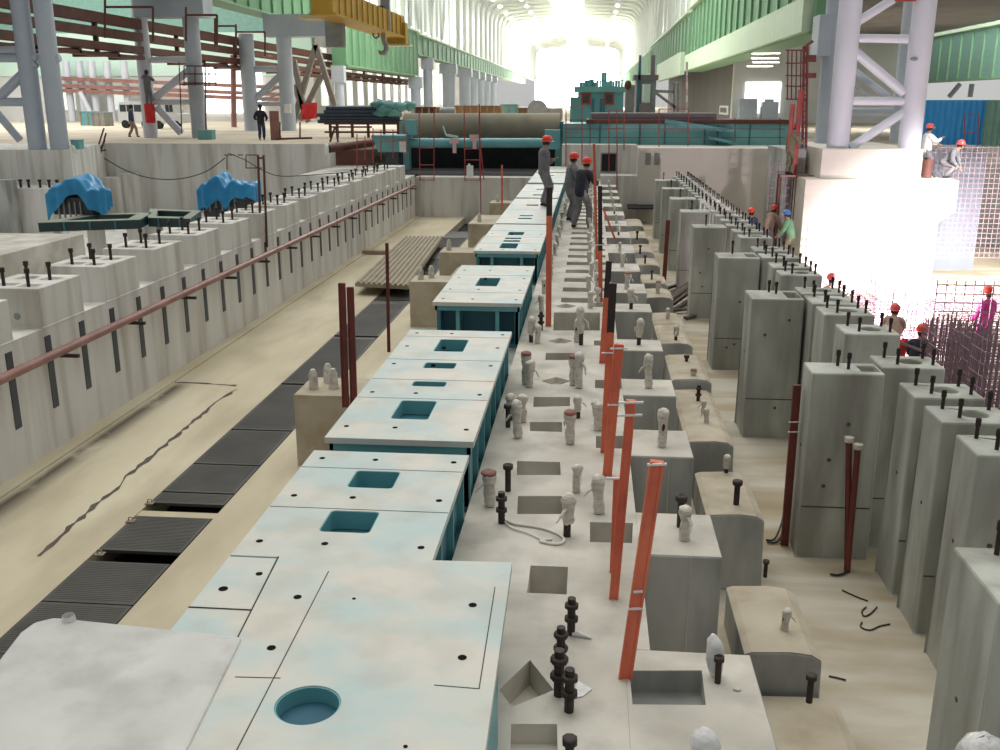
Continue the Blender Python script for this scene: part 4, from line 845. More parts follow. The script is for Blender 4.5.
t = thing('caged_ladder','dark red caged ladder beside the braced tower','ladder',ony(800,150,35))
for x in (788,792,796.5,801): MB().tube([ony(x,50,35),ony(x-.6,99,35)],.022,6).build('cage_bar','darkred',t)
for y in (50,63,75.5,86,99): MB().tube([ony(786,y,35),ony(795,y+.3,34.6),ony(806,y,35)],.025,6).build('hoop','darkred',t)
for x in (804,807.5): MB().tube([ony(x,46,35),ony(x-1.5,148,35)],.045,6).build('side_rail','darkred',t)
MB().tube([ony(805,52,35),ony(807,45,35),ony(813,41,35)],.05,6).build('top_hoop','rust',t)
for k in range(18): MB().tube([ony(804,52+k*5.4,35),ony(807.5,52+k*5.4,35)],.018,6).build('rung','darkred',t)
for y0,y1 in ((55,62),(73,78)): a=ony(806,y0,35.2); b=ony(816,y1,35.2); MB().box(a.x,b.x,35.2,35.3,b.z,a.z).build('tie_plate','darkred',t)
for x0,x1,y0,y1,l in ((790.5,794.5,104,150,'left orange-red board standing below the caged ladder'),(797,801,90,176,'right taller orange-red channel standing below the caged ladder')):
    a=ony(x0,y0,34.6); b=ony(x0,y1,34.6); xm=(a.x+b.x)/2; tag(MB().box(xm-.07,xm+.07,34.5,34.6,b.z,a.z).box(xm-.07,xm-.045,34.45,34.5,b.z,a.z).box(xm+.045,xm+.07,34.45,34.5,b.z,a.z).build('steel_channel','ladder'),l,'channel')
a=ony(780,176,34.3); b=ony(815,176,34.3); tag(MB().bar(a,b,.06).build('steel_tube','rail'),'orange-red tube lying at the plinth foot','tube')
# blue sheet fence, formwork, far right bay
def corr(mb,x0,x1,Y,z0,z1,p=.25,d=.06):
    n=int((x1-x0)/p)*2; vs=[]
    for k in range(n+1): xx=x0+(x1-x0)*k/n; yy=Y+(d if (k//1)%2 else -d); vs+=[(xx,yy,z0),(xx,yy,z1)]
    mb.add(vs,[(2*k,2*k+2,2*k+3,2*k+1) for k in range(n)]); mb.box(x0,x1,Y+d,Y+d+.05,z0,z1); return mb
a=ony(920,100,45); b=ony(988,148,45); t=thing('sheet_fence','bright blue corrugated sheet fence right of the tower','fence',((a.x+b.x)/2,45,b.z)); corr(MB(),a.x,b.x,45,b.z-.2,a.z).build('sheets','bluesheet',t); MB().box(a.x,b.x,45.2,45.3,a.z-.3,a.z-.2).build('rail','grey',t)
a=ony(988,100,44); t=thing('sheet_fence','teal-grey sheet fence at the right picture edge','fence',(a.x+2,44,1)); corr(MB(),a.x,a.x+4,44,HALL,a.z).build('sheets','girder_teal',t); MB().box(a.x,a.x+4,44.2,44.3,2,2.1).build('rail','grey',t)
frame('ladder','red ladder leaning on the blue sheet fence','ladder',40,[(965,115,190,962),(978.5,115,190,976)],[(965,978,115),(964,978,132),(963,977,148),(963,977,165)])
a=ony(925,148,44); struct(MB().box(a.x,30,44.0,46,DEEP-.3,1.3).build('wall_deep_back','pale_wall'))
a=ony(938,205,36.5); b=ony(986,258,36.5); tag(MB().box(a.x-.1,b.x,37.6,38,DEEP,1.4).build('formwork_panel','bluegrey'),'blue-grey formwork panel behind the mesh right of the corbelled block','formwork')
def grid(name,label,Y,x0,x1,y0,y1,s,r=.009,m='mesh',group='rebar meshes'):
    a=ony(x0,y0,Y); b=ony(x1,y1,Y); mb=MB(); x=min(a.x,b.x)
    while x<=max(a.x,b.x): mb.box(x-r,x+r,Y-r,Y+r,b.z,a.z); x+=s
    z=b.z
    while z<=a.z: mb.box(a.x,b.x,Y-r*3,Y-r,z-r,z+r); z+=s
    return tag(mb.build(name,m),label,'rebar mesh',group)
grid('rebar_mesh','upright rebar mesh before the blue-grey formwork panel',35,926,1010,146,258,.17,.010)
grid('rebar_mesh','upright rebar mesh at the left foot of the sunlit block',32.4,808,832,224,262,.22,.010)
grid('rebar_mesh','tall upright rebar mesh behind the man in the green jacket',34.9,771,800,160,250,.27,.014)
grid('rebar_mesh','low upright rebar mesh across the bright area behind the welder',27,828,932,276,308,.20,.010)
grid('rebar_mesh','upright rebar mesh left of the man in magenta',22,938,1005,280,330,.20,.010)
t=thing('notice_post','pink-lit rebar stake with a rag in the bright area','stake',ony(872,285,30)); MB().tube([ony(872,286,30),ony(872,248,30)],.03,6).tube([ony(876,286,30),ony(876,250,30)],.03,6).build('stake','rail',t); MB().tube([ony(860,258,30),ony(882,257,30)],.02,6).build('cross_bar','rail',t); MB().box(ony(868,250,29.9).x,ony(881,250,29.9).x,29.9,29.95,ony(868,266,29.9).z,ony(868,252,29.9).z).build('rag','pinkrag',t)
for z,n_ in ((-2.25,'upper'),(-2.7,'lower')):
    mb=MB(); x=3.95
    while x<15: mb.box(x-.010,x+.010,9,31,z-.010,z+.010); x+=.30
    y=9.0
    while y<31: mb.box(3.95,15,y-.010,y+.010,z+.010,z+.03); y+=.30
    tag(mb.build('rebar_mat','mesh'),f'{n_} layer of the wide flat rebar mat right of the pillars','rebar mat','rebar mats on the deep floor')
def cage(x,y0,y1,Y,w,d,label,n=6):
    a=ony(x,y0,Y); t=thing('rebar_cage',label,'rebar cage',(a.x,Y,DEEP),'upright rebar cages'); mb=MB()
    for i in range(n+1):
        for j in (0,1): 
            xx=a.x+w*i/n; mb.cyl(xx,Y+d*j,-2.9,a.z+R.uniform(-.12,.1),.012,5)
    for i in range(1,4):
        for j in (0,1): mb.cyl(a.x+w*j,Y+d*i/4,-2.9,a.z,.012,5)
    mb.build('long_bars','mesh',t); s=MB(); z=-2.8
    while z<a.z-.05: s.box(a.x,a.x+w,Y-.012,Y,z,z+.014).box(a.x,a.x+w,Y+d,Y+d+.012,z,z+.014).box(a.x-.012,a.x,Y,Y+d,z,z+.014).box(a.x+w,a.x+w+.012,Y,Y+d,z,z+.014); z+=.19
    s.build('stirrups','mesh',t)
for x,y0,y1,Y,w,d,l,n in ((933,322,0,18.5,.55,.5,'upright rebar cage right of the man in the red helmet',6),(944,330,0,16.2,.5,.6,'second upright rebar cage, just right of the first',6),(962,322,0,17.6,.6,.7,'third upright rebar cage, below the man in magenta',8),(975,335,0,15.4,.7,.5,'rebar cage in front of the man in magenta',9),(990,330,0,14.6,.8,.6,'rebar cage cut by the right picture edge',9),(880,292,0,25.5,.5,.4,'small rebar cage standing behind the welding glare',5),(905,296,0,24,.5,.4,'small rebar cage right of the welding glare',5)): cage(x,y0,y1,Y,w,d,l,n)
tag(MB().bar(ony(846,322,15),ony(925,352,15.2),.04).build('rebar_rod','mesh'),'loose long rod lying across the mat beside the welder','rod')
# far right bay behind the tower
t=girder('crane_girder','grey-green crane girder of the next bay, right of the tower',30,50,140,4.9,8.6,2.4,-1,'girder_teal'); 
struct(MB().box(30.5,31,50,140,9,22).build('wall_right_bay','pale_wall'))
for k in range(9):
    q=onx(935+k*9,14,30.3); 
    if k<8: struct(MB().box(30.35,30.5,q.y-1.2,q.y+1.2,q.z-1,q.z+1).build(f'window_{200+k}','cladding'))
t=thing('steel_column','pair of slanting grey struts under the grey-green girder','strut',ony(960,98,60)); MB().tube([ony(949,97,60),ony(960,84,60)],.14,8).build('strut','tower',t); MB().tube([ony(970,97,60),ony(972,84,60)],.15,8).build('strut','tower',t)
struct(MB().box(13,13.6,96,175,HALL,9.5).build('wall_dark_bay','dgrey'))
struct(MB().box(11.7,28.2,50,100,8.6,8.9).build('ceiling_bay','dgrey'))
struct(MB().box(13,28,95,96,HALL,8.6).build('wall_bay_back','pale_wall'))
a=ony(746,82,94.9); b=ony(779,113,94.9); struct(MB().box(a.x,b.x,94.85,95,b.z,a.z).build('window_1','opening'))
for i,(x,y) in enumerate([(766,53),(765,58),(766,62),(760,66)]):
    q=onz(x,y,8.4) if False else ony(x,y,66+i*2); t=thing('strip_light',f'glowing strip light under the right bay ceiling, {["topmost","second from top","third from top","lowest"][i]}','ceiling lamp',q,'strip lights in the right bay'); w_=.9
    MB().box(q.x-w_,q.x+w_,q.y-.08,q.y+.08,q.z,q.z+.08).build('housing','white',t); MB().box(q.x-w_+.03,q.x+w_-.03,q.y-.07,q.y+.07,q.z-.05,q.z).build('tube','lamp',t)
    MB().tube([(q.x,q.y,q.z+.08),(q.x,q.y,8.6)],.015,4).build('hanger','grey',t)
a=onx(720,105.5,12.95); b=onx(728,115,12.95); t=thing('wall_sign','white framed dark notice on the dark bay wall','sign',(12.95,a.y,b.z)); MB().box(12.9,13,b.y,a.y,b.z,a.z).build('frame','white',t); MB().box(12.87,12.9,b.y+.9,a.y-.9,b.z+.2,a.z-.2).build('board','dgrey',t)
t=thing('truss_frame','grey triangular steel frame under the pale girder panel','frame',ony(665,112,60))
for a,b in (((653,80),(653,113)),((678,83),(678,115)),((653,91),(674,92)),((656,93),(676,108)),((674,83),(674,113))): MB().bar(ony(*a,60),ony(*b,60),.16).build('member','grey',t)
for i,(x,y,s) in enumerate(((748,104,.9),(770,104,.8))):
    q=ony(x,y,93.5); mb=MB(); rr=random.Random(i); 
    for k in range(6): mb.box(q.x-s+rr.uniform(0,.5),q.x+rr.uniform(.2,s),93+k*.11,94+k*.05,HALL,q.z+rr.uniform(-.8,.5))
    tag(mb.build('machine_unit','column'),f'grey machine standing before the bright opening, {"left" if i==0 else "right"} one','machine')
# ================================================================ hall shell towards the glow
def bay(k): return 170+k*9
for k in range(27):
    y=bay(k); mb=MB(); pts=[]
    for x,z in ((-22.6,11.4),(-22.6,20.5)): pts.append((x,y,z))
    for i in range(1,6): a=PI-PI/2*i/6; pts.append((-19.4+3.2*math.cos(a),y,20.5+3.2*math.sin(a)))
    pts.append((-19.4,y,23.7)); pts.append((-6,y,25)); pts.append((7.4,y,23.7))
    for i in range(1,6): a=PI/2-PI/2*i/6; pts.append((7.4+3.2*math.cos(a),y,20.5+3.2*math.sin(a)))
    pts+= [(10.6,y,20.5),(10.6,y,11.6)]
    mb.tube(pts,.33,6); struct(mb.build(f'trim_{20+k}','whiteframe'))
struct(MB().box(-23.4,-9.8,165,420,24.4,24.7).build('ceiling_left','roof')); struct(MB().box(-2.4,11.4,165,420,24.4,24.7).build('ceiling_right','roof'))
struct(MB().box(-9.8,-2.4,165,420,25.2,25.4).build('window_2','skylight'))
struct(MB().box(-24.6,-24,60,420,HALL+10.2,24.4).build('wall_left_hall','pale_wall')); struct(MB().box(11.75,12.3,95,420,12,24.4).build('wall_right_hall','pale_wall'))
for k in range(34):
    y=95+k*9.2
    struct(MB().box(-24.02,-23.9,y+1.2,y+4.0,12,23).build(f'window_{10+k}','glass')); 
    struct(MB().box(-24.02,-23.9,y+5.2,y+8.2,12,23).build(f'window_{60+k}','glass'))
    if y>110: struct(MB().box(11.65,11.77,y+1,y+6.5,12.5,23).build(f'window_{110+k}','glass'))
for k in range(9):
    y=66+k*11; t=thing('wall_bracing',f'white V-shaped bracing on the upper left hall wall, {nth(k)} from the camera','bracing',(-23,y,12),'V bracings of the left hall wall')
    for a,b in (((-23.7,y,12.6),(-23.7,y,24)),((-23.7,y+5.5,12.6),(-23.7,y+1,24)),((-23.7,y+5.5,12.6),(-23.7,y+10,24))): MB().bar(a,b,.35).build('member','whiteframe',t)
for k in range(9):
    y=104+k*8; t=thing('wall_post',f'white post on the upper right hall wall, {nth(k)} from the camera','post',(10.9,y,12.3),'posts of the right hall wall'); MB().bar((10.9,y,12.3),(10.9,y,24),.4).build('post','whiteframe',t)
for k in range(14):
    for X,s in ((-17.3,'left'),(4.2,'right'),(-12.4,'inner left')):
        if s=='inner left' and k>8: continue
        y=176+k*13; t=thing('high_bay_lamp',f'glowing round lamp under the far hall roof, {nth(k)} in the {s} row','ceiling lamp',(X,y,20),'lamps under the far roof')
        MB().tube([(X,y,20.3),(X,y,24.3)],.05,5).build('stem','whiteframe',t); MB().blob((X,y,20),(.42,.42,.28),10,6).build('lens','lamp',t)
# left side bay: bright far walls
struct(MB().box(-110,-27.5,98,99,HALL,5.6).build('wall_side_bay','pale_wall')); struct(MB().box(-110,-27.5,97.9,99,5.6,9.7).build('wall_side_bay_band','cladding')); struct(MB().box(-110,-27.5,98,99,9.7,22).build('wall_side_bay_upper','girder_teal'))
struct(MB().box(-47,-46,99,420,HALL,16).build('wall_far_bay','pale_wall'))
for k in range(24): struct(MB().box(-46.02,-45.9,105+k*9,109.5+k*9,2.5,12).build(f'window_{150+k}','glass'))
for k,(x0,x1) in enumerate(((62,74),(112,126))):
    a=ony(x0,110,97.8); b=ony(x1,92,97.8); struct(MB().box(a.x,b.x,97.75,97.95,a.z,b.z).build(f'window_{180+k}','glass'))
for i,x in enumerate((72,85,97,112,129)):
    t=thing('wall_column',f'pale steel column along the side bay wall, {["first","second","third","fourth","fifth"][i]} from the left','column',ony(x,114,96.5),'columns of the side bay wall'); p=ony(x,114,96.5); MB().cyl(p.x,96.5,HALL,7,.35,10).build('shaft','tower',t)
for i,y in enumerate((80,87,92)):
    t=thing('wall_beam',f'thin rust red beam across the side bay wall, {["topmost","middle","lowest"][i]}','beam',ony(100,y,96),'rust beams of the side bay'); MB().bar(ony(62,y-1.5,96),ony(290,y+8,96),.35).build('beam','rail',t)
a=ony(205,113,97.7); b=ony(262,92,97.7); struct(MB().box(a.x,b.x,97.7,97.95,a.z,b.z+2.5).build('window_199','opening'))
t=thing('brace_tube','white slanting tube in the side bay','brace',ony(86,104,95.5)); MB().tube([ony(80,92,95.5),ony(90,112,95.5)],.25,8).build('tube','tower',t)
def vehicle(x0,x1,yb,Y,kind,label):
    a=ony(x0,yb,Y); b=ony(x1,yb,Y); L=b.x-a.x; z=HALL; t=thing(kind,label,'vehicle',(a.x+L/2,Y+.85,z))
    P={'van':[(0,.35),(0,1.0),(.06,1.9),(.74,1.95),(.88,1.25),(1,1.1),(1,.35)],'pickup_truck':[(0,.4),(0,1.1),(.42,1.1),(.46,1.75),(.72,1.75),(.82,1.15),(1,1.05),(1,.4)]}[kind]
    mb=MB(); k=len(P); vs=[(a.x+L*u,Y,z+h) for u,h in P]+[(a.x+L*u,Y+1.7,z+h) for u,h in P]; mb.add(vs,[(j,(j+1)%k,k+(j+1)%k,k+j) for j in range(k)]+[tuple(range(k)),tuple(range(k,2*k))[::-1]]); mb.build('body','van',t)
    for u0,u1 in (((.08,.26),(.29,.48),(.51,.72)) if kind=='van' else ((.48,.6),(.62,.73))): MB().box(a.x+L*u0,a.x+L*u1,Y-.02,Y,z+1.2,z+1.7).build('side_window','carglass',t)
    for u in (.2,.8): MB().tube([(a.x+L*u,Y-.02,z+.3),(a.x+L*u,Y+.25,z+.3)],.3,16).build('wheel','rubber',t)
vehicle(119,152,126,72,'van','white van parked behind the walking man'); vehicle(153,182,127,70,'pickup_truck','white pickup truck parked behind the braced twin column')
crate(80,95,112,119,80,'teal_light','low_cart','long pale blue flat cart behind the thick tube columns','cart'); crate(92,104,113,120,78,'grey','low_cart','grey flat cart next to the pale blue cart','cart')
a=ony(202,140,50.5); tag(MB().slab(rrect(a.x-.05,a.x+.75,50,50.6,.08),[],HALL,HALL+.45).slab(rrect(a.x-.08,a.x+.78,49.97,50.63,.08),[],HALL+.45,HALL+.5).build('green_bin','teal_bed'),'small dark green bin at the foot of the braced twin column','bin')
a=ony(72,143,39.6); tag(MB().box(a.x,a.x+.35,39.5,39.9,HALL,HALL+.35).box(a.x-.02,a.x+.37,39.48,39.92,HALL+.35,HALL+.39).build('small_box','teal_bed'),'small dark box beside the thick tube columns','box')
a=ony(271,142,49.8); b=ony(278,111,49.8); t=thing('red_board','red board standing right of the man in black','board',(a.x,49.8,HALL)); MB().box(a.x,b.x,49.8,49.9,HALL,b.z).build('board','rail',t); MB().box(a.x+.1,b.x-.1,49.9,50.4,HALL,HALL+.2).build('foot','rust',t)
t=thing('red_flag','red cloth hanging from the A-shaped bracing','flag',ony(310,118,69)); p=ony(309,104,69.2); mb=MB(); vs=[]
for i in range(7):
    for j in range(5): vs.append((p.x-.55+.28*j,69.2+.08*math.sin(i+j*1.7),p.z-.18*i+.03*j))
mb.add(vs,[(i*5+j,i*5+j+1,(i+1)*5+j+1,(i+1)*5+j) for i in range(6) for j in range(4)],True); o=mb.build('cloth','red_cloth',t); s=o.modifiers.new('thick','SOLIDIFY'); s.thickness=.03
t=thing('trestle','brown steel trestle and pipe scraps on the hall floor edge','trestle',ony(285,140,48)); MB().bar(ony(276,139,48),ony(312,138,48),.1).build('beam','rust',t)
for x in (280,300): MB().bar(ony(x,138,48),ony(x,122,48),.06).build('upright','rust',t)
t=thing('gas_cylinder_rack','rusty tangle of supports left of the recess','rack',ony(335,140,47.5))
for a,b in (((330,142),(335,127)),((338,142),(336,127)),((330,127),(372,127))): MB().bar(ony(*a,47.5),ony(*b,47.5),.08).build('member','rust',t)
t=thing('steel_trough','rusty brown trough with a white round end in the left recess','trough',ony(355,150,44)); p0=ony(328,149,43.5); p1=ony(372,143,46); MB().tube([p0,p1],.18,12).build('pipe','rust',t); MB().tube([p0-Vector((.12,.05,0)),p0],.26,14).build('white_end','white',t); a=ony(336,165,44.2); b=ony(372,150,44.2); MB().box(a.x,b.x,44.2,44.6,a.z,b.z).build('panel','rust',t)
# left terrace: tarped motors on green frames, sagging cable, red frames
def gframe(pts,z,label,h=.20):
    P=[onz(x,y,z) for x,y in pts]; c=sum(P,Vector())/4; t=thing('steel_platform',label,'steel frame',(c.x,c.y,z-h-.3),'dark green frames on the left terrace')
    ctr=c; inn=[ctr.lerp(p,.62) for p in P]
    MB().slab([p[:2] for p in P],[([p[:2] for p in inn],None)],z-h,z).build('frame_body','frame_green',t)
    MB().slab([(ctr.lerp(p,1.005))[:2] for p in P],[([ctr.lerp(p,.66)[:2] for p in P],None)],z,z+.012).build('dusty_top','frame_top',t)
    for k in range(4):
        a,b=P[k],P[(k+1)%4]
        for u in (.25,.5,.75): q=a.lerp(b,u); MB().box(q.x-.015,q.x+.015,q.y-.03,q.y+.015,z-h,z).build('rib','teal',t)
    for p in P: q=ctr.lerp(p,.85); MB().box(q.x-.15,q.x+.15,q.y-.15,q.y+.15,-2,z-h).build('support_block','wall',t)
gframe([(38,223),(140,220),(152,213),(92,214)],.5,'dark green steel frame in front of the left blue tarpaulin')
gframe([(148,218),(190,219),(201,211),(150,209)],.5,'dark green steel frame between the two blue tarpaulins')
def tarp(x0,x1,y0,y1,Y,label,lobes,base=.52):
    a=ony(x0,y1,Y); b=ony(x1,y0,Y); t=thing('tarped_motor',label,'covered machine',((a.x+b.x)/2,Y,a.z),'blue covered motors on the left terrace')
    w=b.x-a.x; h=b.z-a.z
    MB().box(a.x+.15*w,b.x-.15*w,Y-.25,Y+.35,base,a.z+.5*h).build('motor_block','motor',t)
    for k in range(5): MB().box(a.x+(.25+.1*k)*w,a.x+(.27+.1*k)*w,Y-.3,Y-.25,a.z,a.z+.4*h).build('cooling_fin','grey',t)
    rr=random.Random(x0); nu,nv=56,40; L=w; D=.75; hang=.50*h; ph=[rr.uniform(0,6) for _ in range(8)]
    vs=[]
    for i in range(nu+1):
        for j in range(nv+1):
            u=-hang+(L*.8+2*hang)*i/nu; v=-hang+(D+2*hang)*j/nv
            du=max(0,-u,u-L*.8); dv=max(0,-v,v-D); dd=min(hang,math.hypot(du,dv)); uu=min(max(u,0),L*.8); vv=min(max(v,0),D)
            top=a.z+h*.55
            for lu,lv,ru,rv in lobes: top=max(top,a.z+h*lv-((uu/(L*.8)-lu)/ru)**2*h*.16)
            top+=0.03*math.sin(uu*7+vv*5+ph[0])+.03*math.sin(uu*17-vv*11+ph[1])+.02*math.sin(vv*23+uu*6+ph[2])
            s_=uu+vv*1.7; rip=(.022*math.sin(s_*13+ph[3])+.016*math.sin(s_*27+ph[4]))*min(1,dd/.12)
            hm=(.95+.28*math.sin(s_*3.3+ph[5])); k=dd/max(1e-6,math.hypot(du,dv)) if dd>0 else 0
            nx=(-1 if u<0 else 1)*(du/max(1e-6,math.hypot(du,dv))) if dd>0 else 0; ny=(-1 if v<0 else 1)*(dv/max(1e-6,math.hypot(du,dv))) if dd>0 else 0
            out=min(dd,.07)+rip; z=top-max(0,dd-.04)*hm*1.25
            vs.append((a.x+.1*w+uu+nx*out, Y-.3+vv+ny*out, z))
    mb=MB().add(vs,[(i*(nv+1)+j,(i+1)*(nv+1)+j,(i+1)*(nv+1)+j+1,i*(nv+1)+j+1) for i in range(nu) for j in range(nv)],True)
    o=mb.build('tarpaulin','tarp',t); sd=o.modifiers.new('thick','SOLIDIFY'); sd.thickness=.012
    return t
tarp(52,102,176,217,22.4,'motor under a draped blue tarpaulin on the left green frame',[(.30,.80,.30,.3),(.62,1.0,.22,.3),(.95,.72,.2,.3)])
tarp(198,258,174,210,25.5,'wide motor under a crumpled blue tarpaulin near the red frame',[(.10,.72,.12,.3),(.36,1.0,.13,.3),(.7,.80,.25,.3),(.97,.76,.1,.3)],.14)
cable([ony(x,y,40) for x,y in ((104,158),(125,170),(150,178),(178,179),(205,172),(225,158))],.022,'sagging_cable','cable','black cable sagging along the left terrace wall','cable')
cable([ony(x,y,38) for x,y in ((228,153),(245,160),(262,170),(280,176),(310,175),(350,172))],.018,'sagging_cable','cable','thin cable running right from the cable bracket','cable')
t=thing('cable_bracket','thin dark bracket holding white rag ends above the wide blue tarpaulin','bracket',ony(240,160,39)); 
for a,b in (((224,155),(258,155)),((227,155),(227,170)),((246,156),(246,168)),((246,168),(262,168))): MB().tube([ony(*a,39),ony(*b,39)],.025,6).build('bar','rust',t)
for x in (235,243): MB().tube([ony(x,147,39),ony(x+1.5,156,39)],[.03,.07],6).build('rag','rope',t)
frame('ladder','slim rust red ladder frame right of the wide blue tarpaulin','ladder',21.5,[(258,155,249,261),(263.5,155,247,267)],[(258,264,158),(261,267,244)],'rust',.028)
t=thing('rod_bundle','leaning bundle of rust red rods at the left terrace wall','rods',ony(98,177,44.4))
for a,b in (((88,178),(104,128)),((94,178),(106,133)),((92,178),(97,150)),((100,150),(105,140)),((90,153),(106,150))): MB().tube([ony(*a,44.4),ony(*b,44.4)],.04,6).build('rod','rust',t)
t=thing('white_horn','white curved horn of plastic pipe at the terrace wall edge','pipe',ony(74,150,38.6)); MB().tube([ony(69,145,38.6),ony(73,147,38.6),ony(75,153,38.6)],[.05,.08,.07],8).build('pipe','rope',t)
for i,(x,y) in enumerate(((4,175),(10,188),(21,187),(29,187),(40,184),(49,182),(57,183),(67,180))):
    p=ony(x,y,37.4); t=thing('stud_bolt',f'short stud on the far left terrace ledge, {["first","second","third","fourth","fifth","sixth","seventh","eighth"][i]} from the left','bolt',(p.x,37.4,-.2),'studs on the left terrace ledge'); MB().cyl(p.x,37.4,-.2,.12,.05,8).build('shaft','rebar',t); MB().cyl(p.x,37.4,.05,.12,.085,6).build('nut','rebar',t)
# ================================================================ people
def ik(a, b, l1, l2, hint):
    a = Vector(a); b = Vector(b); d = b-a; L = min(d.length, (l1+l2)*.995)
    if d.length > L: b = a+d.normalized()*L; d = b-a
    x = (l1*l1-l2*l2+L*L)/(2*L); h = math.sqrt(max(0, l1*l1-x*x)); u = d.normalized()
    hv = Vector(hint); hv = (hv-u*hv.dot(u)).normalized()
    return a+u*x+hv*h, b
def skin(name, chains, m, parent, sub=1):
    vs = []; es = []; rs = []; roots = []; idx = {}
    for ch in chains:
        prev = None
        for key, p, r in ch:
            if key is not None and key in idx: i = idx[key]
            else:
                i = len(vs); vs.append(tuple(p)); rs.append(r if isinstance(r, tuple) else (r, r))
                if key is not None: idx[key] = i
                if prev is None: roots.append(i)
            if prev is not None and prev != i: es.append((prev, i))
            prev = i
    me = bpy.data.meshes.new(name); me.from_pydata(vs, es, []); me.materials.append(M[m])
    o = bpy.data.objects.new(name, me); COL.objects.link(o); o.parent = parent
    s = o.modifiers.new('skin', 'SKIN'); s.use_smooth_shade = True
    if sub: q = o.modifiers.new('sub', 'SUBSURF'); q.levels = sub; q.render_levels = sub
    for i, r in enumerate(rs): me.skin_vertices[0].data[i].radius = r; me.skin_vertices[0].data[i].use_root = i in roots
    return o
def person(label, loc, rot, jacket='grey_cloth', trousers='trouser_cloth', helmet='red_helmet', lean=0, hip=.92, hands=((-.27,.12,.80),(.27,.12,.80)), feet=((-.11,0),(.11,.02)), head=(0,0), shield=False, s=1.0, knee=(0,1,0)):
    t = thing('person', label, 'person', loc, 'workers in helmets'); t.rotation_euler = (0,0,rot); t.scale = (s,s,s)
    n0 = set(bpy.data.objects)
    V = Vector; pel = V((0,0,hip)); c, sn = math.cos(lean), math.sin(lean)
    def T(x, y, z): return pel+V((x, y*c+z*sn, -y*sn+z*c))
    waist = T(0,0,.14); chest = T(0,.01,.34); neckb = T(0,0,.50); neck = T(0,.015,.57)
    hd = neck+V((head[0]*.1, head[1]*.12+.02+sn*.06, .10)); top = hd+V((0,-.005+sn*.02,.10))
    B = [[('p',pel,(.125,.10)),('w',waist,(.12,.09)),('c',chest,(.14,.10)),('n',neckb,(.075,.065)),('k',neck,.05),('h',hd,(.072,.085)),('t',top,(.055,.065))],
         [('h',hd,.07),(None,hd+V((0,.10,-.01)),.014)]]
    for sx in (-1,1): B.append([('h',hd,.07),(None,hd+V((sx*.085,0,0)),.016)])
    J = [[('w',pel-V((0,0,.17)),(.19,.165)),('w2',pel-V((0,0,.02)),(.20,.17)),('c0',waist,(.205,.165)),('c',chest,(.235,.17)),('n',neckb,(.10,.09))]]
    Tr = [[('p',pel+V((0,0,.16)),(.15,.125)),('p2',pel-V((0,0,.04)),(.165,.135))]]
    boots = []; fingers = []
    for k, sx in enumerate((-1,1)):
        sh = T(sx*.19,0,.45); e, h = ik(sh, hands[k], .30, .27, (sx*.5,-.55,-.5))
        dirn = (h-e).normalized(); palm = h+dirn*.05
        B.append([('n',neckb,.07),(f's{k}',sh,.06),(f'e{k}',e,.042),(f'h{k}',h,.028),(f'm{k}',palm,(.038,.02))])
        J.append([('n',neckb,.09),(f's{k}',sh,.10),(f'e{k}',e,.078),(f'h{k}',h-dirn*.02,.058)])
        up = V((0,0,1)); side = dirn.cross(up); side = side.normalized() if side.length > .1 else V((1,0,0))
        for q, (off, ln) in enumerate(((-.028,.055),(-.01,.07),(.01,.066),(.027,.05))):
            b0 = palm+side*off+dirn*.015; b1 = b0+dirn*ln*.55; b2 = b1+dirn*ln*.35-up*.02
            fingers.append([(None,b0,.011),(None,b1,.0095),(None,b2,.008)])
        b0 = h+side*.03*-sx+dirn*.02; fingers.append([(None,b0,.012),(None,b0+side*.03*-sx+dirn*.03,.010),(None,b0+side*.035*-sx+dirn*.055,.008)])
        hj = pel+V((sx*.095,0,-.03)); ft = V((feet[k][0],feet[k][1],.09)); kn, ft = ik(hj, ft, .43, .43, knee)
        B.append([('p',pel,.1),(f'j{k}',hj,.085),(f'kn{k}',kn,.052),(f'a{k}',ft,.036),(None,ft+V((0,.10,-.055)),.035)])
        Tr.append([('p2',pel-V((0,0,.04)),.12),(f'j{k}',hj-V((0,0,.05)),(.125,.125)),(f'kn{k}',kn,.095),(f'a{k}',ft-V((0,0,.02)),.085)])
        boots.append([(None,ft+V((0,-.05,-.04)),(.045,.045)),(None,ft+V((0,.06,-.045)),(.046,.04)),(None,ft+V((0,.15,-.058)),(.042,.028))])
    skin('body', B, 'skin', t); skin('fingers', fingers, 'skin', t, 0); skin('jacket', J, jacket, t); skin('trousers', Tr, trousers, t)
    for b in boots: skin('boot', [b], 'rubber', t)
    def local(mb, nm, m):
        me = bpy.data.meshes.new(nm); me.from_pydata(mb.v, [], mb.f); me.materials.append(M[m]); me.polygons.foreach_set('use_smooth', mb.sm)
        o = bpy.data.objects.new(nm, me); COL.objects.link(o); o.parent = t; return o
    local(MB().blob(hd+V((0,-.02,.02)),(.092,.10,.10),14,8), 'hair', 'hair')
    mb = MB(); n = 18; vs = []; prof = [(.0,1.0),(.05,.97),(.10,.82),(.135,.5),(.15,.02)]
    hc = hd+V((0,0,.055))
    for z, r in prof:
        for j in range(n): a = 2*PI*j/n; vs.append(hc+V((.118*r*math.cos(a), .138*r*math.sin(a), z)))
    mb.add(vs, [(i*n+j,i*n+(j+1)%n,(i+1)*n+(j+1)%n,(i+1)*n+j) for i in range(4) for j in range(n)], True)
    hh = local(mb, 'helmet', helmet)
    br = MB(); ring = []
    for r in (1.0, 1.0):
        pass
    vs = []
    for j in range(n):
        a = 2*PI*j/n; f = 1.12+(.32*max(0,math.sin(a))**2)
        vs += [hc+V((.118*math.cos(a),.138*math.sin(a),.004)), hc+V((.118*math.cos(a)*1.1,.138*math.sin(a)*f,-.012))]
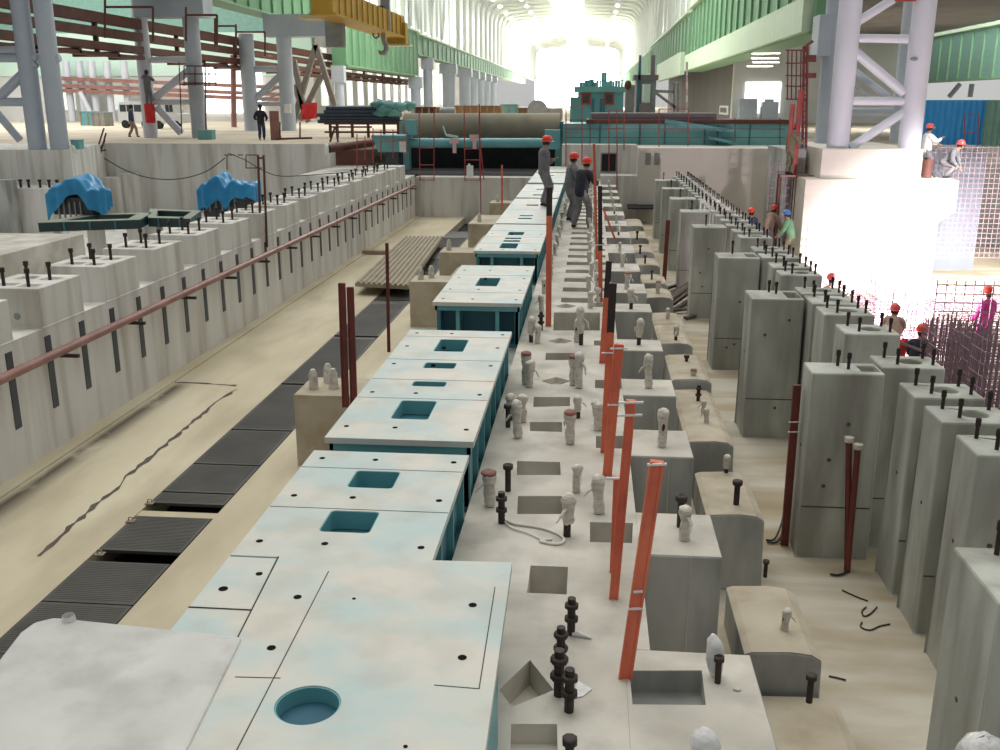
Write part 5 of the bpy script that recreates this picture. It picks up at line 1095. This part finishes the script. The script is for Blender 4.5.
    br.add(vs, [(2*j,2*j+1,2*((j+1)%n)+1,2*((j+1)%n)) for j in range(n)], True); b2 = local(br,'brim',helmet); b2.parent = hh
    if shield: local(MB().hexa([hd+V((-.10,.15,-.13)),hd+V((.10,.15,-.13)),hd+V((.11,.12,.08)),hd+V((-.11,.12,.08))],[hd+V((-.10,.17,-.13)),hd+V((.10,.17,-.13)),hd+V((.11,.14,.08)),hd+V((-.11,.14,.08))]),'face_shield','white')
    return t
def stand(x, yt, floor, h=1.76): p = onz(x, yt, floor+h); return Vector((p.x, p.y, floor))
# the three on the beds
p = onz(543.5, 206.5, TZ)
person('worker in grey overalls and red helmet standing on the steel beds with folded arms', p, -1.25, s=1.0, hands=((.10,.24,1.20),(-.10,.26,1.14)), head=(0,.3), feet=((-.08,-.02),(.09,.03)))
p = onz(569, 221, 0)
person('worker in grey jacket and red helmet facing the one in black', p, -1.2, lean=.14, hands=((-.05,.42,1.05),(.25,.36,.95)), head=(0,-.1), s=1.02)
p = onz(580.5, 228, 0)
person('worker in black jacket and red helmet seen from behind gripping an orange post', p, -.55, jacket='black_cloth', lean=.26, hands=((.06,.46,1.42),(.22,.40,1.15)), head=(0,.4), feet=((-.20,-.05),(.17,.12)), s=1.0)
# at the rear right
p = ony(760,208.5,34.4); struct(MB().box(3.8,6.9,31,40,DEEP,p.z-1.76).build('floor_rear_step','pit'))
p = ony(752,208.5,34.4)-Vector((0,0,1.76)); person('worker in dark jacket behind the rear pillars, left of the stooping one', p, .3, jacket='navy_cloth', s=1.0)
p = ony(769.5,208.5,34.4)-Vector((0,0,1.60)); person('stooping worker in tan jacket and white face shield behind the rear pillars', p, -.7, jacket='tan_cloth', trousers='grey_cloth', lean=.5, shield=True, hands=((-.1,.55,.9),(.2,.5,.85)))
p = ony(793,210,33.2)-Vector((0,0,1.76)); person('worker in green jacket and blue helmet left of the sunlit block', p, 1.1, jacket='green_cloth', trousers='khaki_cloth', helmet='blue_helmet', lean=.25, hands=((-.15,.4,.9),(.15,.42,.95)))
p = ony(789, 167, 34.6); person('worker with red helmet in khaki standing high by the caged ladder', Vector((p.x,34.6,p.z-.25)), -1.0, jacket='khaki_cloth', trousers='khaki_cloth', helmet='pinkred_helmet', s=.95, hands=((.1,.4,1.2),(.3,.35,1.1)))
tag(MB().box(p.x-.3,p.x+.3,34.45,34.9,p.z-.33,p.z-.25).box(p.x-.3,p.x-.24,34.45,34.5,DEEP,p.z-.33).box(p.x+.24,p.x+.3,34.45,34.5,DEEP,p.z-.33).box(p.x-.3,p.x-.24,34.85,34.9,DEEP,p.z-.33).box(p.x+.24,p.x+.3,34.85,34.9,DEEP,p.z-.33).build('scaffold_stand','rust'),'small scaffold stand under the khaki worker by the caged ladder','scaffold')
p = ony(942, 179, 34.2); person('crouching worker in grey with red helmet on the sunlit block beside the tower plinth', Vector((p.x,34.2,.655)), -2.2, helmet='pinkred_helmet', lean=.75, hip=.55, hands=((-.15,.5,.35),(.15,.5,.4)), feet=((-.14,.05),(.16,.1)))
p = ony(924.5, 179, 34.8); person('worker half hidden at the right of the tower beside a slanting bar', Vector((p.x-.05,34.8,.655)), -1.4, jacket='white', trousers='grey_cloth', helmet='pinkred_helmet', hands=((.1,.35,1.1),(.2,.4,1.3)), s=.98)
tag(MB().tube([ony(923,152,34.2),ony(935,178,34.2)],.04,8).build('steel_bar','motor'),'dark slanting bar leaning at the right of the white tower plinth','bar')
q = ony(927, 172, 34.1); tag(MB().cyl(q.x,34.1,.66,1.25,.16,14).cyl(q.x,34.1,1.25,1.33,.07).build('gas_bottle','rust'),'brown gas bottle beside the half hidden worker','bottle')
FL = -2.85
person('worker whose red helmet peeps out behind the rear pillars, left of the glare', stand(833, 274, FL), .4, jacket='tan_cloth', helmet='pinkred_helmet')
person('bending welder in tan jacket and dark red helmet beside the welding arc', stand(894, 311.5, FL, 1.52), -.35, jacket='tan_cloth', helmet='pinkred_helmet', lean=.75, hands=((-.05,.65,.75),(.1,.68,.8)), trousers='grey_cloth')
person('worker in black jacket and red helmet right of the bending welder', stand(923, 325.5, FL), -.35, jacket='black_cloth', helmet='red_helmet', lean=.2, hands=((-.1,.5,1.0),(.15,.5,1.0)))
person('worker in magenta jacket and orange-red helmet among the rebar cages', stand(991, 281.5, FL, 1.9), .6, jacket='pink_cloth', trousers='pink_cloth', hands=((-.25,.25,.95),(.25,.25,.95)))
# on the hall floor at the left
person('worker in black seen from behind on the hall floor left of the red board', onz(262, 140, HALL+.012), .15, jacket='black_cloth', trousers='navy_cloth', helmet='hair', hands=((-.24,.2,1.0),(.24,.2,1.0)), s=1.0)
person('worker in brown-grey walking in front of the parked white van', onz(133, 137, HALL+.012), -1.2, jacket='navy_cloth', trousers='tan_cloth', helmet='hair', feet=((-.1,-.22),(.1,.25)), s=.98)
p = ony(149, 104.5, 52.1); person('worker in grey clinging to the braced column above the red banner', p, .2, jacket='grey_cloth', trousers='grey_cloth', helmet='hair', hands=((-.1,.42,1.55),(.15,.42,1.4)), lean=.1, s=1.0)
q = ony(897, 340, 19.6); 
t = thing('red_cloth', 'bright red cloth hanging over the rear pillar beside the welder', 'cloth', q); mb = MB(); vs = []
for i in range(5):
    for j in range(5): vs.append(q+Vector((-.2+.1*j, .05*math.sin(i*1.3+j), -.12*i+.05*math.cos(j*1.7))))
mb.add(vs,[(i*5+j,i*5+j+1,(i+1)*5+j+1,(i+1)*5+j) for i in range(4) for j in range(4)],True); o = mb.build('cloth','red_cloth',t); s_ = o.modifiers.new('thick','SOLIDIFY'); s_.thickness = .02
q = ony(899, 308, 24.6)
tag(MB().blob(q,(.09,.09,.09),12,8).build('welding_arc','arc'), 'blinding white welding arc in front of the bending welder', 'welding arc')
# ================================================================ light
def light(kind, name, loc, energy, color=(1,1,1), size=.2, target=None, angle=None):
    l = bpy.data.lights.new(name, kind); l.energy = energy; l.color = color
    o = bpy.data.objects.new(name, l); COL.objects.link(o); o.location = loc
    if kind == 'AREA': l.size = size
    elif kind != 'SUN': l.shadow_soft_size = size
    else: l.angle = size
    if target is not None: o.rotation_euler = (Vector(target)-Vector(loc)).to_track_quat('-Z','Y').to_euler()
    if angle: l.spot_size = math.radians(angle); l.spot_blend = .6
    return o
light('POINT', 'welding_arc_light', q+Vector((-.1,-.3,.25)), 2300, (1,.85,.97), .12)
light('SPOT', 'sun_patch_spot', (9.4, 23.5, 2.2), 15000, (1,.97,.93), .4, (10.4, 33, -2.6), 40)  # added spot standing in for sunlight on the corbelled block
light('SPOT', 'deep_floor_spot', (16, 20, 8), 48000, (1,.96,.97), .6, (12.8, 32, -3.2), 46)  # second added spot, whitens the deep floor beside the block
light('SUN', 'soft_sun', (0,0,40), .8, (1,.96,.88), math.radians(40), (6,-14,0))  # added broad soft sun; no skylight is built over the pit
light('AREA', 'hall_fill', (-6, 88, 23.5), 11000, (1,1,.97), 26, (-6, 88, 0))  # added fill lighting the girders
light('AREA', 'side_bay_fill', (-48, 74, 20), 9000, (1,1,.98), 28, (-44, 82, 0))  # invented overhead fill that lifts the dim left bay
light('AREA', 'right_bay_fill', (22, 74, 8.4), 2500, (1,1,1), 9, (22, 76, 0))  # fill added below the closed ceiling to brighten this bay
light('AREA', 'far_bay_fill', (21, 58, 21), 12000, (1,1,1), 12, (28, 80, 4))  # unseen fill added for the next bay and the blue fence
struct(MB().box(-24,11.8,424,425,HALL,24.6).build('window_3','glow'))
hz = bpy.data.materials.new('hall_haze'); hz.use_nodes = True; hn = hz.node_tree; hn.nodes.clear()
vo = nd(hn,'ShaderNodeVolumeScatter'); vo.inputs['Color'].default_value = (.98,1,.95,1); vo.inputs['Density'].default_value = .004; vo.inputs['Anisotropy'].default_value = .3
hn.links.new(vo.outputs[0], nd(hn,'ShaderNodeOutputMaterial').inputs['Volume'])
M['haze'] = hz
hz2 = hz.copy(); hz2.name = 'dense_hall_haze'; M['haze2'] = hz2
[n for n in hz2.node_tree.nodes if n.type == 'VOLUME_SCATTER'][0].inputs['Density'].default_value = .012
hb = MB().box(-21.9,9.9,112,200,HALL+.05,24.3).build('hall_haze','haze'); hb['kind'] = 'structure'
hb = MB().box(-21.9,9.9,200,423.9,HALL+.05,24.3).build('far_hall_haze','haze2'); hb['kind'] = 'structure'
light('AREA', 'far_hall_fill', (-6, 300, 24), 250000, (1,1,.96), 40, (-6, 300, 0))  # extra lamp added below the built skylight to light the far haze

w = bpy.data.worlds.new('World'); SC.world = w; w.use_nodes = True
nt = w.node_tree; bg = nt.nodes['Background']
tc_ = nd(nt,'ShaderNodeTexCoord'); dt = nd(nt,'ShaderNodeVectorMath', operation='DOT_PRODUCT'); dt.inputs[1].default_value = (0,.42,.80)
nt.links.new(tc_.outputs['Generated'], dt.inputs[0])
rp = nd(nt,'ShaderNodeValToRGB'); nt.links.new(dt.outputs['Value'], rp.inputs[0])
e = rp.color_ramp.elements; e[0].position = 0; e[0].color = (.23,.235,.24,1); e[1].position = .9; e[1].color = (.95,.95,.92,1)
nt.links.new(rp.outputs[0], bg.inputs[0]); bg.inputs[1].default_value = 1.0
SC.view_settings.view_transform = 'Standard'; SC.view_settings.look = 'None'; SC.view_settings.gamma = 1; SC.view_settings.use_curve_mapping = False
SC.view_settings.exposure = 0
